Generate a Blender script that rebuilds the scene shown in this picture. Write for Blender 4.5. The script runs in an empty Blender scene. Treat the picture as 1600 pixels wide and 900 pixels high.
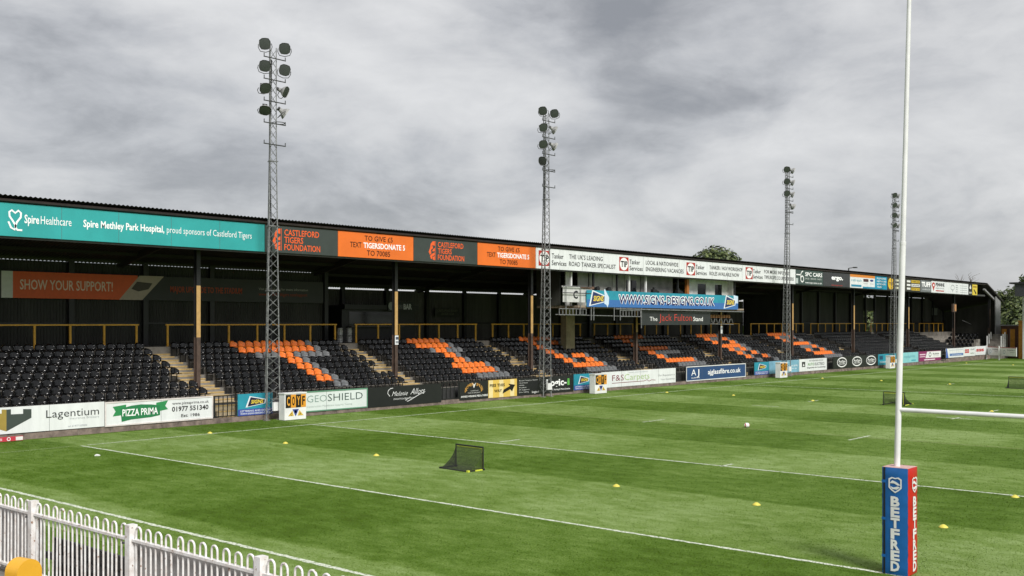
import bpy, math, random
from math import sin, cos, pi, radians as R, floor
from mathutils import Vector, Matrix, Euler
random.seed(7)
S = bpy.context.scene
COL = S.collection

# ------------------------------------------------------------------ camera
H = 4.6; F = 1641.0; YAW = R(41.0); HOR = 504.0
cs, sn = cos(YAW), sin(YAW)
cam = bpy.data.cameras.new('camera'); cam.lens = 36*F/1600; cam.sensor_width = 36
cam.shift_y = (HOR-450)/1600; cam.clip_end = 5000; cam.clip_start = .1
co = bpy.data.objects.new('camera', cam); COL.objects.link(co)
co.location = (0, 0, H); co.rotation_euler = (R(90), 0, YAW-R(90)); S.camera = co

# ------------------------------------------------------------------ world: overcast sky
W = bpy.data.worlds.new('World'); S.world = W; W.use_nodes = True
SUN_EL, SUN_AZ = R(40), R(246)          # azimuth of the sun, measured from +X towards +Y
def build_world():
    nt = W.node_tree; N = nt.nodes; L = nt.links; N.clear()
    out = N.new('ShaderNodeOutputWorld'); bg = N.new('ShaderNodeBackground'); bg.inputs[1].default_value = .1
    sky = N.new('ShaderNodeTexSky'); sky.sky_type = 'NISHITA'; sky.sun_disc = False
    sky.sun_elevation = SUN_EL; sky.sun_rotation = R(90)-SUN_AZ
    tc = N.new('ShaderNodeTexCoord'); sep = N.new('ShaderNodeSeparateXYZ'); L.new(tc.outputs['Generated'], sep.inputs[0])
    def m(op, a, b=None, c=None, cl=False):
        n = N.new('ShaderNodeMath'); n.operation = op; n.use_clamp = cl
        for i, v in enumerate((a, b, c)):
            if v is None: continue
            if isinstance(v, (int, float)): n.inputs[i].default_value = v
            else: L.new(v, n.inputs[i])
        return n.outputs[0]
    cmb = N.new('ShaderNodeCombineXYZ'); L.new(sep.outputs[0], cmb.inputs[0]); L.new(sep.outputs[1], cmb.inputs[1]); L.new(m('MULTIPLY', sep.outputs[2], 2.3), cmb.inputs[2])
    def noise(sc, det, rough, dist, off):
        mp = N.new('ShaderNodeMapping'); mp.inputs[1].default_value = off; mp.inputs[3].default_value = (sc, sc, sc)
        L.new(cmb.outputs[0], mp.inputs[0])
        n = N.new('ShaderNodeTexNoise'); n.inputs['Scale'].default_value = 1; n.inputs['Detail'].default_value = det
        n.inputs['Roughness'].default_value = rough; n.inputs['Distortion'].default_value = dist
        L.new(mp.outputs[0], n.inputs['Vector']); return n.outputs[0]
    big = noise(2.6, 3, .5, .5, (5.1, 3.3, .9)); mid = noise(6.0, 9, .56, .55, (4.1, 2.2, 1.3)); fine = noise(19, 8, .62, .3, (.3, 7.7, 2.1))
    sub = lambda a, k: m('MULTIPLY', m('SUBTRACT', a, .5), k)
    v = m('ADD', m('ADD', m('ADD', sub(big, 1.15), sub(mid, .56)), sub(fine, .26)), .535)
    rp = N.new('ShaderNodeValToRGB'); L.new(v, rp.inputs[0]); e = rp.color_ramp
    e.elements[0].position = .26; e.elements[0].color = (1.16, 1.20, 1.29, 1)
    e.elements[1].position = .76; e.elements[1].color = (3.05, 3.05, 3.06, 1)
    for p, c in ((.38, (1.58, 1.61, 1.69, 1)), (.48, (2.06, 2.09, 2.17, 1)), (.60, (2.58, 2.59, 2.63, 1))):
        q = e.elements.new(p); q.color = c
    mx = N.new('ShaderNodeMix'); mx.data_type = 'RGBA'; mx.inputs[0].default_value = .965
    L.new(sky.outputs[0], mx.inputs[6]); L.new(rp.outputs[0], mx.inputs[7])
    L.new(mx.outputs[2], bg.inputs[0]); L.new(bg.outputs[0], out.inputs[0])
build_world()
sl = bpy.data.lights.new('sun', 'SUN'); sl.energy = 1.5; sl.angle = R(18); sl.color = (1, .975, .94)
so = bpy.data.objects.new('sun', sl); COL.objects.link(so); so.location = (0, -40, 60)
sd = Vector((cos(SUN_EL)*cos(SUN_AZ), cos(SUN_EL)*sin(SUN_AZ), sin(SUN_EL)))
so.rotation_euler = sd.to_track_quat('Z', 'Y').to_euler()
vs = S.view_settings; S.display_settings.display_device = 'sRGB'
vs.view_transform = 'Standard'; vs.look = 'None'; vs.gamma = 1; vs.use_curve_mapping = False; vs.exposure = 1.3

# ------------------------------------------------------------------ projection helpers (pixels of the 1600x900 photograph -> places)
def Xat(px, Y):
    u = (px-800)/F; d = Y/(sn-cs*u); return d*(cs+sn*u)
def Zat(px, py, Y):
    u = (px-800)/F; d = Y/(sn-cs*u); return H-(py-HOR)*d/F
def G(px, py, z=0.0):
    u = (px-800)/F; d = (H-z)*F/(py-HOR); return (d*(cs+sn*u), d*(sn-cs*u), z)

# ------------------------------------------------------------------ materials
def lin(h):
    if not isinstance(h, str): return tuple(h)
    v = [int(h[i:i+2], 16)/255 for i in (0, 2, 4)]
    return tuple(c/12.92 if c <= .04045 else ((c+.055)/1.055)**2.4 for c in v)
MATS = {}
def mat(name, colour, rough=.6, vary=.12, scale=3.0, metal=0.0, bump=0.0, stretch=(1, 1, 1), dirt=None, spec=.5, rust=False):
    if name in MATS: return MATS[name]
    m = bpy.data.materials.new(name); m.use_nodes = True; nt = m.node_tree; N = nt.nodes; L = nt.links
    b = N['Principled BSDF']; c = lin(colour); b.inputs['Roughness'].default_value = rough; b.inputs['Metallic'].default_value = metal
    b.inputs['Specular IOR Level'].default_value = spec
    b.inputs['Base Color'].default_value = (*c, 1)
    if vary > 0:
        tc = N.new('ShaderNodeTexCoord'); mp = N.new('ShaderNodeMapping'); mp.inputs[3].default_value = stretch
        ge = N.new('ShaderNodeNewGeometry'); L.new(ge.outputs['Position'], mp.inputs[0])
        n = N.new('ShaderNodeTexNoise'); n.inputs['Scale'].default_value = scale; n.inputs['Detail'].default_value = 6; n.inputs['Roughness'].default_value = .65
        L.new(mp.outputs[0], n.inputs['Vector'])
        r = N.new('ShaderNodeValToRGB'); L.new(n.outputs[0], r.inputs[0])
        d = dirt and lin(dirt) or tuple(x*(1-vary*1.6) for x in c)
        r.color_ramp.elements[0].position = .33; r.color_ramp.elements[0].color = (*d, 1)
        r.color_ramp.elements[1].position = .62; r.color_ramp.elements[1].color = (*[min(1, x*(1+vary*.5)) for x in c], 1)
        L.new(r.outputs[0], b.inputs['Base Color'])
        if bump:
            bp = N.new('ShaderNodeBump'); bp.inputs['Strength'].default_value = bump; bp.inputs['Distance'].default_value = .02
            L.new(n.outputs[0], bp.inputs['Height']); L.new(bp.outputs[0], b.inputs['Normal'])
        if rust:
            n2 = N.new('ShaderNodeTexNoise'); n2.inputs['Scale'].default_value = 17; n2.inputs['Detail'].default_value = 5; L.new(ge.outputs['Position'], n2.inputs['Vector'])
            r2 = N.new('ShaderNodeValToRGB'); L.new(n2.outputs[0], r2.inputs[0]); r2.color_ramp.elements[0].position = .63; r2.color_ramp.elements[1].position = .70
            mx = N.new('ShaderNodeMix'); mx.data_type = 'RGBA'; L.new(r2.outputs[0], mx.inputs[0]); L.new(r.outputs[0], mx.inputs[6]); mx.inputs[7].default_value = (.30, .17, .11, 1); L.new(mx.outputs[2], b.inputs['Base Color'])
    MATS[name] = m; return m
def flat(h, rough=.5):       # printed ink of a given colour
    return mat('ink_%s' % h, h, rough, .05, 5)
WHITE = mat('white_paint', (.80, .80, .79), .45, .07, 2)
BOARDW = mat('white_board', (.78, .80, .80), .4, .06, 1.6, stretch=(1.6, 1, .35))
BLACK = mat('black_board', (.014, .015, .015), .45, .1, 1)
STEEL = mat('galvanised_steel', (.25, .255, .255), .5, .35, 6, .3)
DARKST = mat('dark_steel', (.06, .06, .06), .5, .2, 5)
BLKST = mat('black_painted_steel', (.015, .015, .016), .45, .15, 5)
YEL = mat('yellow_rail_paint', (.82, .43, .04), .45, .15, 4)
COLY = mat('column_yellow', (.52, .32, .12), .55, .12, 3)
COLB = mat('column_brown', (.085, .055, .042), .6, .25, 3)
CONC = mat('concrete', (.24, .22, .19), .85, .25, 1.6, bump=.2)
STEPC = mat('step_concrete', (.44, .36, .235), .85, .18, 2.5, bump=.15)
STEPE = mat('step_edge', (.52, .36, .14), .7, .2, 6)
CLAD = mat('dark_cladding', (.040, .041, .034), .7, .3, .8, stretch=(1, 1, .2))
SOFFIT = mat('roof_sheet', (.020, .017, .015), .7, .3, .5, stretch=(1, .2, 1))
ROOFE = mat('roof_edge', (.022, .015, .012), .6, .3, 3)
GREYCL = mat('grey_cladding', (.30, .30, .30), .6, .15, 1)
BRICK = mat('brick_red', (.13, .06, .04), .85, .3, 8)
SEATK = mat('seat_black', (.0042, .0043, .0048), .12, .2, 9, spec=.5)
SEATO = mat('seat_orange', (.80, .195, .028), .34, .15, 9)
SEATG = mat('seat_grey', (.15, .155, .16), .36, .2, 9)

# ------------------------------------------------------------------ mesh builder
class MB:
    def __init__(s): s.v = []; s.f = []; s.mi = []; s.k = 0
    def add(s, vs, fs):
        o = len(s.v); s.v += [tuple(p) for p in vs]; s.f += [tuple(i+o for i in f) for f in fs]; s.mi += [s.k]*len(fs); return s
    def box(s, a, b):
        (x0, y0, z0), (x1, y1, z1) = a, b
        return s.add([(x0, y0, z0), (x1, y0, z0), (x1, y1, z0), (x0, y1, z0), (x0, y0, z1), (x1, y0, z1), (x1, y1, z1), (x0, y1, z1)],
                     [(0, 3, 2, 1), (4, 5, 6, 7), (0, 1, 5, 4), (1, 2, 6, 5), (2, 3, 7, 6), (3, 0, 4, 7)])
    def tube(s, pts, r, n=6, caps=True, closed=False):
        pts = [Vector(p) for p in pts]; rs = r if isinstance(r, (list, tuple)) else [r]*len(pts); V = []; Fc = []; m = len(pts)
        up = None
        for i, p in enumerate(pts):
            if closed: t = pts[(i+1) % m]-pts[i-1]
            else: t = pts[min(i+1, m-1)]-pts[max(i-1, 0)]
            t.normalize()
            if up is None: up = Vector((0, 0, 1)) if abs(t.z) < .9 else Vector((1, 0, 0))
            a = t.cross(up)
            if a.length < 1e-4: a = t.orthogonal()
            a.normalize(); b = t.cross(a); up = -b if b.dot(up) < 0 else b; b = up; a = b.cross(t)
            for j in range(n):
                q = 2*pi*(j+.5)/n; V.append(p+a*(rs[i]*cos(q))+b*(rs[i]*sin(q)))
        rng = m if closed else m-1
        for i in range(rng):
            i2 = (i+1) % m
            for j in range(n): Fc.append((i*n+j, i*n+(j+1) % n, i2*n+(j+1) % n, i2*n+j))
        if caps and not closed:        # end discs on vertices of their own, so that smooth shading stays true along the tube
            o = len(V); V += V[:n]+V[(m-1)*n:m*n]; Fc.append(tuple(reversed(range(o, o+n)))); Fc.append(tuple(range(o+n, o+2*n)))
        return s.add(V, Fc)
    def prism(s, poly, fn, t0, t1):          # poly in 2-D, fn(a,b,t) -> 3-D
        n = len(poly); V = [fn(a, b, t0) for a, b in poly]+[fn(a, b, t1) for a, b in poly]
        return s.add(V, [tuple(range(n)), tuple(reversed(range(n, 2*n)))]+[(i, i+n, (i+1) % n+n, (i+1) % n) for i in range(n)])
    def build(s, name, m, parent=None, loc=(0, 0, 0), rz=0, smooth=False, kind=None):
        me = bpy.data.meshes.new(name); me.from_pydata(s.v, [], s.f)
        ms = m if isinstance(m, (list, tuple)) else [m]
        for x in ms: me.materials.append(x)
        if len(ms) > 1: me.polygons.foreach_set('material_index', s.mi)
        if smooth: me.polygons.foreach_set('use_smooth', [len(f) <= 4 for f in s.f])
        me.update()
        return link(name, me, parent, loc, rz, kind)
def link(name, me, parent=None, loc=(0, 0, 0), rz=0, kind=None):
    o = bpy.data.objects.new(name, me); COL.objects.link(o); o.location = loc
    if rz: o.rotation_euler = (0, 0, rz)
    if parent: o.parent = parent
    if kind: o['kind'] = kind
    return o
def tag(o, label, cat, group=None):
    o['label'] = label; o['category'] = cat
    if group: o['group'] = group
    return o
def thing(name, loc, label, cat, group=None, rz=0):
    return tag(link(name, None, None, loc, rz), label, cat, group)
def bx(name, a, b, m, parent=None, kind=None): return MB().box(a, b).build(name, m, parent, kind=kind)
def T(name, pts, r, m, parent=None, n=6, smooth=True): return MB().tube(pts, r, n).build(name, m, parent, smooth=smooth)

# ------------------------------------------------------------------ lettering
_tc = {}
def glyphs(s, bold=0, shear=0):
    k = (s, bold, shear)
    if k in _tc: return _tc[k]
    c = bpy.data.curves.new('lettering', 'FONT'); c.body = s; c.resolution_u = 2; c.offset = bold; c.shear = shear; c.size = 1
    o = bpy.data.objects.new('lettering', c); COL.objects.link(o)
    dg = bpy.context.evaluated_depsgraph_get(); me = bpy.data.meshes.new_from_object(o.evaluated_get(dg))
    v = [(p.co.x, p.co.y) for p in me.vertices]; f = [tuple(p.vertices) for p in me.polygons]
    bpy.data.objects.remove(o); bpy.data.curves.remove(c); bpy.data.meshes.remove(me)
    xs = [p[0] for p in v] or [0, 1]; _tc[k] = (v, f, min(xs), max(xs)); return _tc[k]
CAP = .69
class Board:
    """a flat sign: local x along the sign, z up, its face towards local -y"""
    def __init__(s, name, p0, length, h, m, label, cat, group=None, rz=0, th=.06, frame=None):
        s.L = length; s.h = h
        s.o = tag(MB().box((0, 0, 0), (length, th, h)).build(name, m, None, p0, rz), label, cat, group)
        if length > 4.5 and name != 'wall_banner':
            n = round(length/2.44)
            for i in range(1, n): MB().box((length*i/n-.007, -.004, .005), (length*i/n+.007, -.001, h-.005)).build('panel_joint', flat('7d8180' if m.name in ('white_board', 'pale_mint_board', 'yellow_white_board') else '232625' if 'black' in m.name else '5c5f60'), s.o)
        s.x0 = p0[0]; s.Y = p0[1]; s.rz = rz; s.lay = 0
        if frame:
            b = MB(); w = .05
            b.box((0, -.02, -.01), (length, -.002, w)); b.box((0, -.02, h-w), (length, -.002, h+.01)); b.box((-.01, -.02, w), (w, -.002, h-w)); b.box((length-w, -.02, w), (length+.01, -.002, h-w))
            b.build('frame', frame, s.o)
    def lx(s, px): return Xat(px, s.Y)-s.x0
    def text(s, t, x0, x1, f0, f1, colour, bold=.012, shear=0, outline=None, name='lettering', lift=.012):
        v, f, a, b = glyphs(t, bold, shear); sx = (x1-x0)/max(.01, b-a); sz = (f1-f0)*s.h/CAP
        if outline:
            ob = MB(); ow = .10*(f1-f0)*s.h
            for q in range(8): ob.add([(x0+(x-a)*sx+ow*cos(q*pi/4), -lift+.003+.0008*q, f0*s.h+y*sz+ow*sin(q*pi/4)) for x, y in v], f)
            ob.build('lettering_outline', flat(outline), s.o)
        return MB().add([(x0+(x-a)*sx, -lift, f0*s.h+y*sz) for x, y in v], f).build(name, flat(colour), s.o)
    def ptext(s, t, p0, p1, f0, f1, colour, **k): return s.text(t, s.lx(p0), s.lx(p1), f0, f1, colour, **k)
    def poly(s, pts, colour, name='printed_shape', lift=.006):
        n = len(pts); return MB().add([(x, -lift, z*s.h) for x, z in pts], [tuple(range(n))]).build(name, flat(colour), s.o)
    def rect(s, x0, x1, f0, f1, colour, name='printed_panel', lift=.006): return s.poly([(x0, f0), (x1, f0), (x1, f1), (x0, f1)], colour, name, lift)
    def stroke(s, pts, w, colour, name='printed_stroke', lift=.012, closed=False):
        b = MB(); P = [Vector((x, z*s.h)) for x, z in pts]
        n = len(P); V = []
        for i, p in enumerate(P):
            t = (P[(i+1) % n]-P[i-1]) if closed else (P[min(i+1, n-1)]-P[max(i-1, 0)])
            t.normalize(); q = Vector((-t.y, t.x))*w*.5; V += [(p.x+q.x, -lift, p.y+q.y), (p.x-q.x, -lift, p.y-q.y)]
        m = n if closed else n-1
        b.add(V, [(2*i, 2*i+1, (2*i+3) % (2*n), (2*i+2) % (2*n)) for i in range(m)])
        return b.build(name, flat(colour), s.o)
    def disc(s, x, f, rx, rz, colour, name='printed_disc', lift=.009, n=24): return s.poly([(x+rx*cos(2*pi*i/n), f+rz/s.h*sin(2*pi*i/n)) for i in range(n)], colour, name, lift)
    def ring(s, x, f, rx, rz, w, colour, lift=.013): return s.stroke([(x+rx*cos(2*pi*i/24), f+rz/s.h*sin(2*pi*i/24)) for i in range(24)], w, colour, 'printed_ring', lift, True)

# ------------------------------------------------------------------ ground and pitch
TY = 37.87                                   # far touchline
def grass_mat(name, stripes):
    m = bpy.data.materials.new(name); m.use_nodes = True; nt = m.node_tree; N = nt.nodes; L = nt.links
    b = N['Principled BSDF']; b.inputs['Roughness'].default_value = .75; b.inputs['Specular IOR Level'].default_value = .08
    ge = N.new('ShaderNodeNewGeometry'); sep = N.new('ShaderNodeSeparateXYZ'); L.new(ge.outputs['Position'], sep.inputs[0])
    def mth(op, a, b_=None, cl=False):
        n = N.new('ShaderNodeMath'); n.operation = op; n.use_clamp = cl
        for i, v in enumerate((a, b_)):
            if v is None: continue
            if isinstance(v, (int, float)): n.inputs[i].default_value = v
            else: L.new(v, n.inputs[i])
        return n.outputs[0]
    def noise(sc, det, rough, st=(1, 1, 1), vec=None):
        mp = N.new('ShaderNodeMapping'); mp.inputs[3].default_value = st; L.new(ge.outputs['Position'], mp.inputs[0])
        n = N.new('ShaderNodeTexNoise'); n.inputs['Scale'].default_value = sc; n.inputs['Detail'].default_value = det; n.inputs['Roughness'].default_value = rough
        L.new(mp.outputs[0], n.inputs['Vector']); return n.outputs[0]
    wob = mth('MULTIPLY', mth('SUBTRACT', noise(.5, 5, .65), .5), .55)
    def band(axis, off, w, sharp):
        q = mth('ADD', sep.outputs[axis], wob); q = mth('MULTIPLY', mth('SUBTRACT', q, off), pi/w)
        return mth('ADD', mth('MULTIPLY', mth('SINE', q), sharp), .5, True)
    s1 = band(0, 19.0, 5.45, 8.0); s2 = band(1, 2.0, 5.2, 1.6)
    patch = noise(.16, 5, .6); fine = noise(2.2, 7, .72, (1.0, .45, 1)); blade = noise(26, 3, .7)
    if stripes:
        t = mth('ADD', mth('MULTIPLY', s1, .28), mth('MULTIPLY', s2, .12))
    else: t = mth('MULTIPLY', s2, .0)
    t = mth('ADD', t, mth('MULTIPLY', mth('SUBTRACT', patch, .5), .62))
    t = mth('ADD', t, mth('MULTIPLY', mth('SUBTRACT', fine, .5), 1.15))
    t = mth('ADD', t, mth('MULTIPLY', mth('SUBTRACT', blade, .5), 1.1))
    t = mth('ADD', t, .385, True)
    rp = N.new('ShaderNodeValToRGB'); L.new(t, rp.inputs[0]); e = rp.color_ramp
    e.elements[0].position = 0; e.elements[0].color = (.040, .070, .0025, 1)
    e.elements[1].position = 1; e.elements[1].color = (.255, .345, .125, 1)
    q = e.elements.new(.35); q.color = (.072, .138, .011, 1)
    q = e.elements.new(.68); q.color = (.145, .226, .045, 1)
    L.new(rp.outputs[0], b.inputs['Base Color'])
    bp = N.new('ShaderNodeBump'); bp.inputs['Strength'].default_value = .5; bp.inputs['Distance'].default_value = .03
    L.new(mth('ADD', blade, fine), bp.inputs['Height']); L.new(bp.outputs[0], b.inputs['Normal'])
    return m
GR = grass_mat('rough_grass', False); PG = grass_mat('mown_grass', True)
bx('ground', (-1500, -1500, -.5), (1500, 1500, 0), GR, kind='structure')
def grass_blades():
    import numpy as np
    rg = np.random.default_rng(5); n = 270000
    d = 13+75*rg.random(n)**2.1; u = (rg.random(n)*1.08-.54)*1600/F
    X = d*(cs+sn*u); Yv = d*(sn-cs*u); k = (X > 11.2) & (Yv < 41.0) & (Yv > -10); X = X[k]; Yv = Yv[k]; d = d[k]; n = len(X)
    a = rg.random(n)*2*pi; w = .006+.00028*d; h = (.012+.018*rg.random(n))*(.85+.006*d); tl = .7*h
    V = np.empty((n, 3, 3), np.float32)
    V[:, 0] = np.stack([X+w*np.cos(a), Yv+w*np.sin(a), np.full(n, .004)], 1); V[:, 1] = np.stack([X-w*np.cos(a), Yv-w*np.sin(a), np.full(n, .004)], 1)
    b = rg.random(n)*2*pi; V[:, 2] = np.stack([X+tl*np.cos(b), Yv+tl*np.sin(b), h], 1)
    me = bpy.data.meshes.new('grass_blades'); me.vertices.add(3*n); me.loops.add(3*n); me.polygons.add(n)
    me.vertices.foreach_set('co', V.ravel()); me.loops.foreach_set('vertex_index', np.arange(3*n, dtype=np.int32)); me.polygons.foreach_set('loop_start', np.arange(0, 3*n, 3, dtype=np.int32))
    me.materials.append(PG); me.update(calc_edges=True); me.validate()
    o = link('grass_blades', me, kind='stuff'); tag(o, 'short green grass blades covering the near part of the pitch', 'grass')
grass_blades()
MB().add([(11, -35, .006), (136, -35, .006), (136, 41.2, .006), (11, 41.2, .006)], [(0, 1, 2, 3)]).build('pitch', PG, kind='structure')
def line_mat(name, c, cover):
    m = bpy.data.materials.new(name); m.use_nodes = True; nt = m.node_tree; N = nt.nodes; L = nt.links; b = N['Principled BSDF']
    b.inputs['Roughness'].default_value = .8
    ge = N.new('ShaderNodeNewGeometry'); n = N.new('ShaderNodeTexNoise'); n.inputs['Scale'].default_value = 14; n.inputs['Detail'].default_value = 5; n.inputs['Roughness'].default_value = .8
    L.new(ge.outputs['Position'], n.inputs['Vector']); r = N.new('ShaderNodeValToRGB'); L.new(n.outputs[0], r.inputs[0])
    r.color_ramp.elements[0].position = cover; r.color_ramp.elements[0].color = (.16, .24, .07, 1)
    r.color_ramp.elements[1].position = cover+.1; r.color_ramp.elements[1].color = (*c, 1)
    L.new(r.outputs[0], b.inputs['Base Color']); return m
LINEM = line_mat('line_paint', (.70, .74, .62), .40); LINEF = line_mat('faded_line_paint', (.50, .56, .36), .47); LINEB = line_mat('brown_line_paint', (.14, .10, .03), .45)
def ragged(p, q, w, m, name):
    p = Vector(p); q = Vector(q); d = q-p; n = max(2, int(d.length/.12)); t = d.normalized(); s = Vector((-t.y, t.x)); V = []; Fc = []
    for i in range(n+1):
        c = p+d*(i/n); a = w*.5*(1+random.uniform(-.3, .3)); b = w*.5*(1+random.uniform(-.3, .3))
        V += [(c.x+s.x*a, c.y+s.y*a, .011), (c.x-s.x*b, c.y-s.y*b, .011)]
        if i: Fc.append((2*i-2, 2*i-1, 2*i+1, 2*i))
    return MB().add(V, Fc).build(name, m, kind='structure')
ragged((19.3, TY), (130, TY), .10, LINEM, 'touch_line'); ragged((12.7, TY), (18.6, TY), .07, LINEF, 'touch_line')
ragged((12.66, -30), (12.66, TY), .13, LINEM, 'dead_ball_line')
ragged((19, -30), (19, TY-.08), .11, LINEM, 'try_line')
ragged((29.8, -30), (29.8, TY-.08), .11, LINEM, 'ten_metre_line')
ragged((69.9, -30), (69.9, TY-.08), .11, LINEM, 'halfway_line')
ragged((40.96, -30), (40.96, TY-.08), .08, LINEB, 'brown_line')
ragged((119.5, -30), (119.5, TY-.08), .11, LINEM, 'try_line')
for (a, b) in (((1006, 660), (1037, 655.5)), ((1328, 688), (1358, 681)), ((1126, 729), (1145, 725.5)), ((1174, 633.5), (1218, 635.7)), ((1262, 627.8), (1280, 625.8)), ((1463, 652), (1518, 655.5)), ((1478, 601), (1492, 599.5)), ((790, 692), (803, 686)), ((1545, 644), (1560, 641)), ((1485, 655), (1502, 652.5))):
    pa, pb = G(*a), G(*b)
    if abs(pb[0]-pa[0]) > abs(pb[1]-pa[1]): ym = (pa[1]+pb[1])/2; pa = (pa[0], ym, 0); pb = (pb[0], ym, 0)
    else: xm = (pa[0]+pb[0])/2; pa = (xm, pa[1], 0); pb = (xm, pb[1], 0)
    ragged(pa[:2], pb[:2], .10, LINEM, 'pitch_tick')

# ------------------------------------------------------------------ main stand
SY, SZ, DEP, RISE = 42.7, .88, .8, .285      # front row seat back, tread height, row depth and rise
FY = 42.6; RZF = 9.62; RSL = .218             # roof front edge
def roofz(y): return RZF-(y-FY)*RSL
WALK = SZ+8*RISE+.2
stand = thing('grandstand', (75, 48, 0), 'long covered grandstand with dark sheet roof along the far touchline', 'grandstand')
SP = Vector((75, 48, 0))
def sp(name, mb, m, **k):
    mb.v = [(x-SP.x, y-SP.y, z-SP.z) for x, y, z in mb.v]; return mb.build(name, m, stand, **k)
X0, X1 = 5.0, 141.8
prof = [(42.15, 0)]
for i in range(8): prof += [(42.15+DEP*i, SZ+RISE*i), (42.15+DEP*(i+1), SZ+RISE*i)]
prof += [(42.15+DEP*8, WALK), (54.9, WALK), (54.9, 0)]
sp('terracing', MB().prism(prof, lambda a, b, t: (t, a, b), X0, 147.5), CONC)
def corr(x0, x1, fn, p=.2, amp=.022, seg=6):       # corrugated sheet between two edges fn(x, k, dz)
    n = int((x1-x0)/p*seg); V = []; Fc = []
    for i in range(n+1):
        x = x0+(x1-x0)*i/n; a = amp*sin(2*pi*x/p)
        V += [fn(x, 0, a), fn(x, 1, a)]
        if i: Fc.append((2*i-2, 2*i-1, 2*i+1, 2*i))
    return V, Fc
RSEC = [(X0, 41.3, 51.55), (41.3, 100.1, 54.85), (100.1, X1, 50.55)]
m = MB()
for a_, e_, yb in RSEC:
    for up in (.03, 0): m.add(*corr(a_, e_, lambda x, k, a: (x, FY-.12, roofz(FY-.12)+a+up) if k == 0 else (x, yb, roofz(yb)+a+up)))
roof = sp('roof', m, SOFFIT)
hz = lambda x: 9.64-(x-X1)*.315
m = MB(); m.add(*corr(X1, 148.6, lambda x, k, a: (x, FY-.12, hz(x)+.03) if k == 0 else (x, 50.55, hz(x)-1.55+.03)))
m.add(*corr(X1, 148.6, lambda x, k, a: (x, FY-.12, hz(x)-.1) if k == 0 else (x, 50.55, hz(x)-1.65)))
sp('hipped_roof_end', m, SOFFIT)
sp('eaves_beam', MB().box((X0, FY+.09, 9.40), (X1, FY+.25, 9.56)), ROOFE)
sp('gutter', MB().tube([(X0, FY-.03, 9.47), (X1, FY-.03, 9.47)], .07, 6), ROOFE)
sp('lower_fascia_beam', MB().box((X0, FY+.10, 7.96), (X1, FY+.22, 8.16)), DARKST)
m = MB()                                            # sloping verge trims of the hipped end
m.tube([(X1, FY-.1, 9.6), (148.6, FY-.1, hz(148.6)-.05)], .12, 4); sp('verge_trim', m, ROOFE)
m = MB(); m.tube([(X1+.2, FY+.3, 8.9), (147.2, FY+.3, 7.35)], .16, 4); sp('verge_beam', m, GREYCL)
for i in range(4):
    a = 146+.52*i; sp('grey_wall_panel', MB().box((a, FY, .9), (a+.5, FY+.12, min(hz(a), hz(a+.5))-.12)), GREYCL)
sp('end_wall', MB().prism([(FY+.14, 0), (50.3, 0), (50.3, 5.95), (44.5, 7.05), (FY+.14, 7.5)], lambda a, b, t: (t, a, b), 148.0, 148.2), CLAD)
# back walls, in three lines, with the light gap under the roof
WL = [(X0, 41.2, 51.2, 7.63), (41.4, 100, 54.5, 6.83), (100.2, 121.3, 50.2, 7.90), (124.1, 147.9, 50.2, 7.80)]
for a, b, y, z in WL:
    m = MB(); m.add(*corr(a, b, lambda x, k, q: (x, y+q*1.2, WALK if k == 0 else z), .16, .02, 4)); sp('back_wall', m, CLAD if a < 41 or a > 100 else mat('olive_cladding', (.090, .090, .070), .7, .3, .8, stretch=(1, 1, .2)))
    sp('wall_rail', MB().box((a, y-.09, WALK+1.15), (b, y-.04, WALK+1.25)), BLKST)
    n = max(1, int((b-a)/3.9))
    for i in range(n+1):
        x = a+(b-a)*i/n; sp('wall_post', MB().box((x-.14, y-.30, WALK), (x+.14, y-.1, roofz(y-.1)-.03)), BLKST)
sp('back_wall', MB().box((121.3, 50.15, 6.0), (124.1, 50.25, 7.55)), CLAD)
for x, y0, y1 in ((41.3, 51.2, 54.5), (100.1, 50.2, 54.5)): sp('return_wall', MB().prism([(y0, WALK), (y1, WALK), (y1, roofz(y1)+.01), (y0, roofz(y0)+.01)], lambda a, b, t: (t, a, b), x-.08, x+.08), CLAD)
for i in range(5):
    y = 44.8+i*2.2
    for a_, e_, yb in RSEC:
        if y < yb-.5: sp('purlin', MB().box((a_, y, roofz(y)-.22), (e_, y+.08, roofz(y)-.05)), SOFFIT)
COLPX = (308, 617, 829, 993, 1125, 1237, 1333, 1418.5, 1490)
CX = [Xat(p, 44.0) for p in COLPX]+[145.2]
for i, x in enumerate(CX):
    y = 44.0 if i < 9 else 43.2
    zb = SZ+RISE*1; zt = roofz(y)-.02 if i < 9 else 8.4
    c = MB(); w = .105
    c.k = 0; c.box((x-w, y-.13, zb), (x+w, y-.10, 3.9)); c.box((x-w, y+.10, zb), (x+w, y+.13, 3.9)); c.box((x-.02, y-.10, zb), (x+.02, y+.10, 3.9))
    c.k = 1; c.box((x-w, y-.13, 3.9), (x+w, y-.10, 6.35)); c.k = 2; c.box((x-w, y+.10, 3.9), (x+w, y+.13, zt)); c.box((x-.02, y-.10, 3.9), (x+.02, y+.10, zt))
    c.box((x-w, y-.13, 6.35), (x+w, y-.10, zt))
    yr_ = next(q[2] for q in RSEC if q[0] <= x <= q[1]) if i < 9 else 50
    sp('column', c, [COLB, COLY if i < 8 else COLB, BLKST])
    if i < 9: sp('rafter', MB().prism([(FY+.26, roofz(FY+.26)-.04), (yr_, roofz(yr_)-.04), (yr_, roofz(yr_)-.3), (FY+.26, roofz(FY+.26)-.42)], lambda a, b, t: (t, a, b), x-.08, x+.08), SOFFIT)
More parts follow.
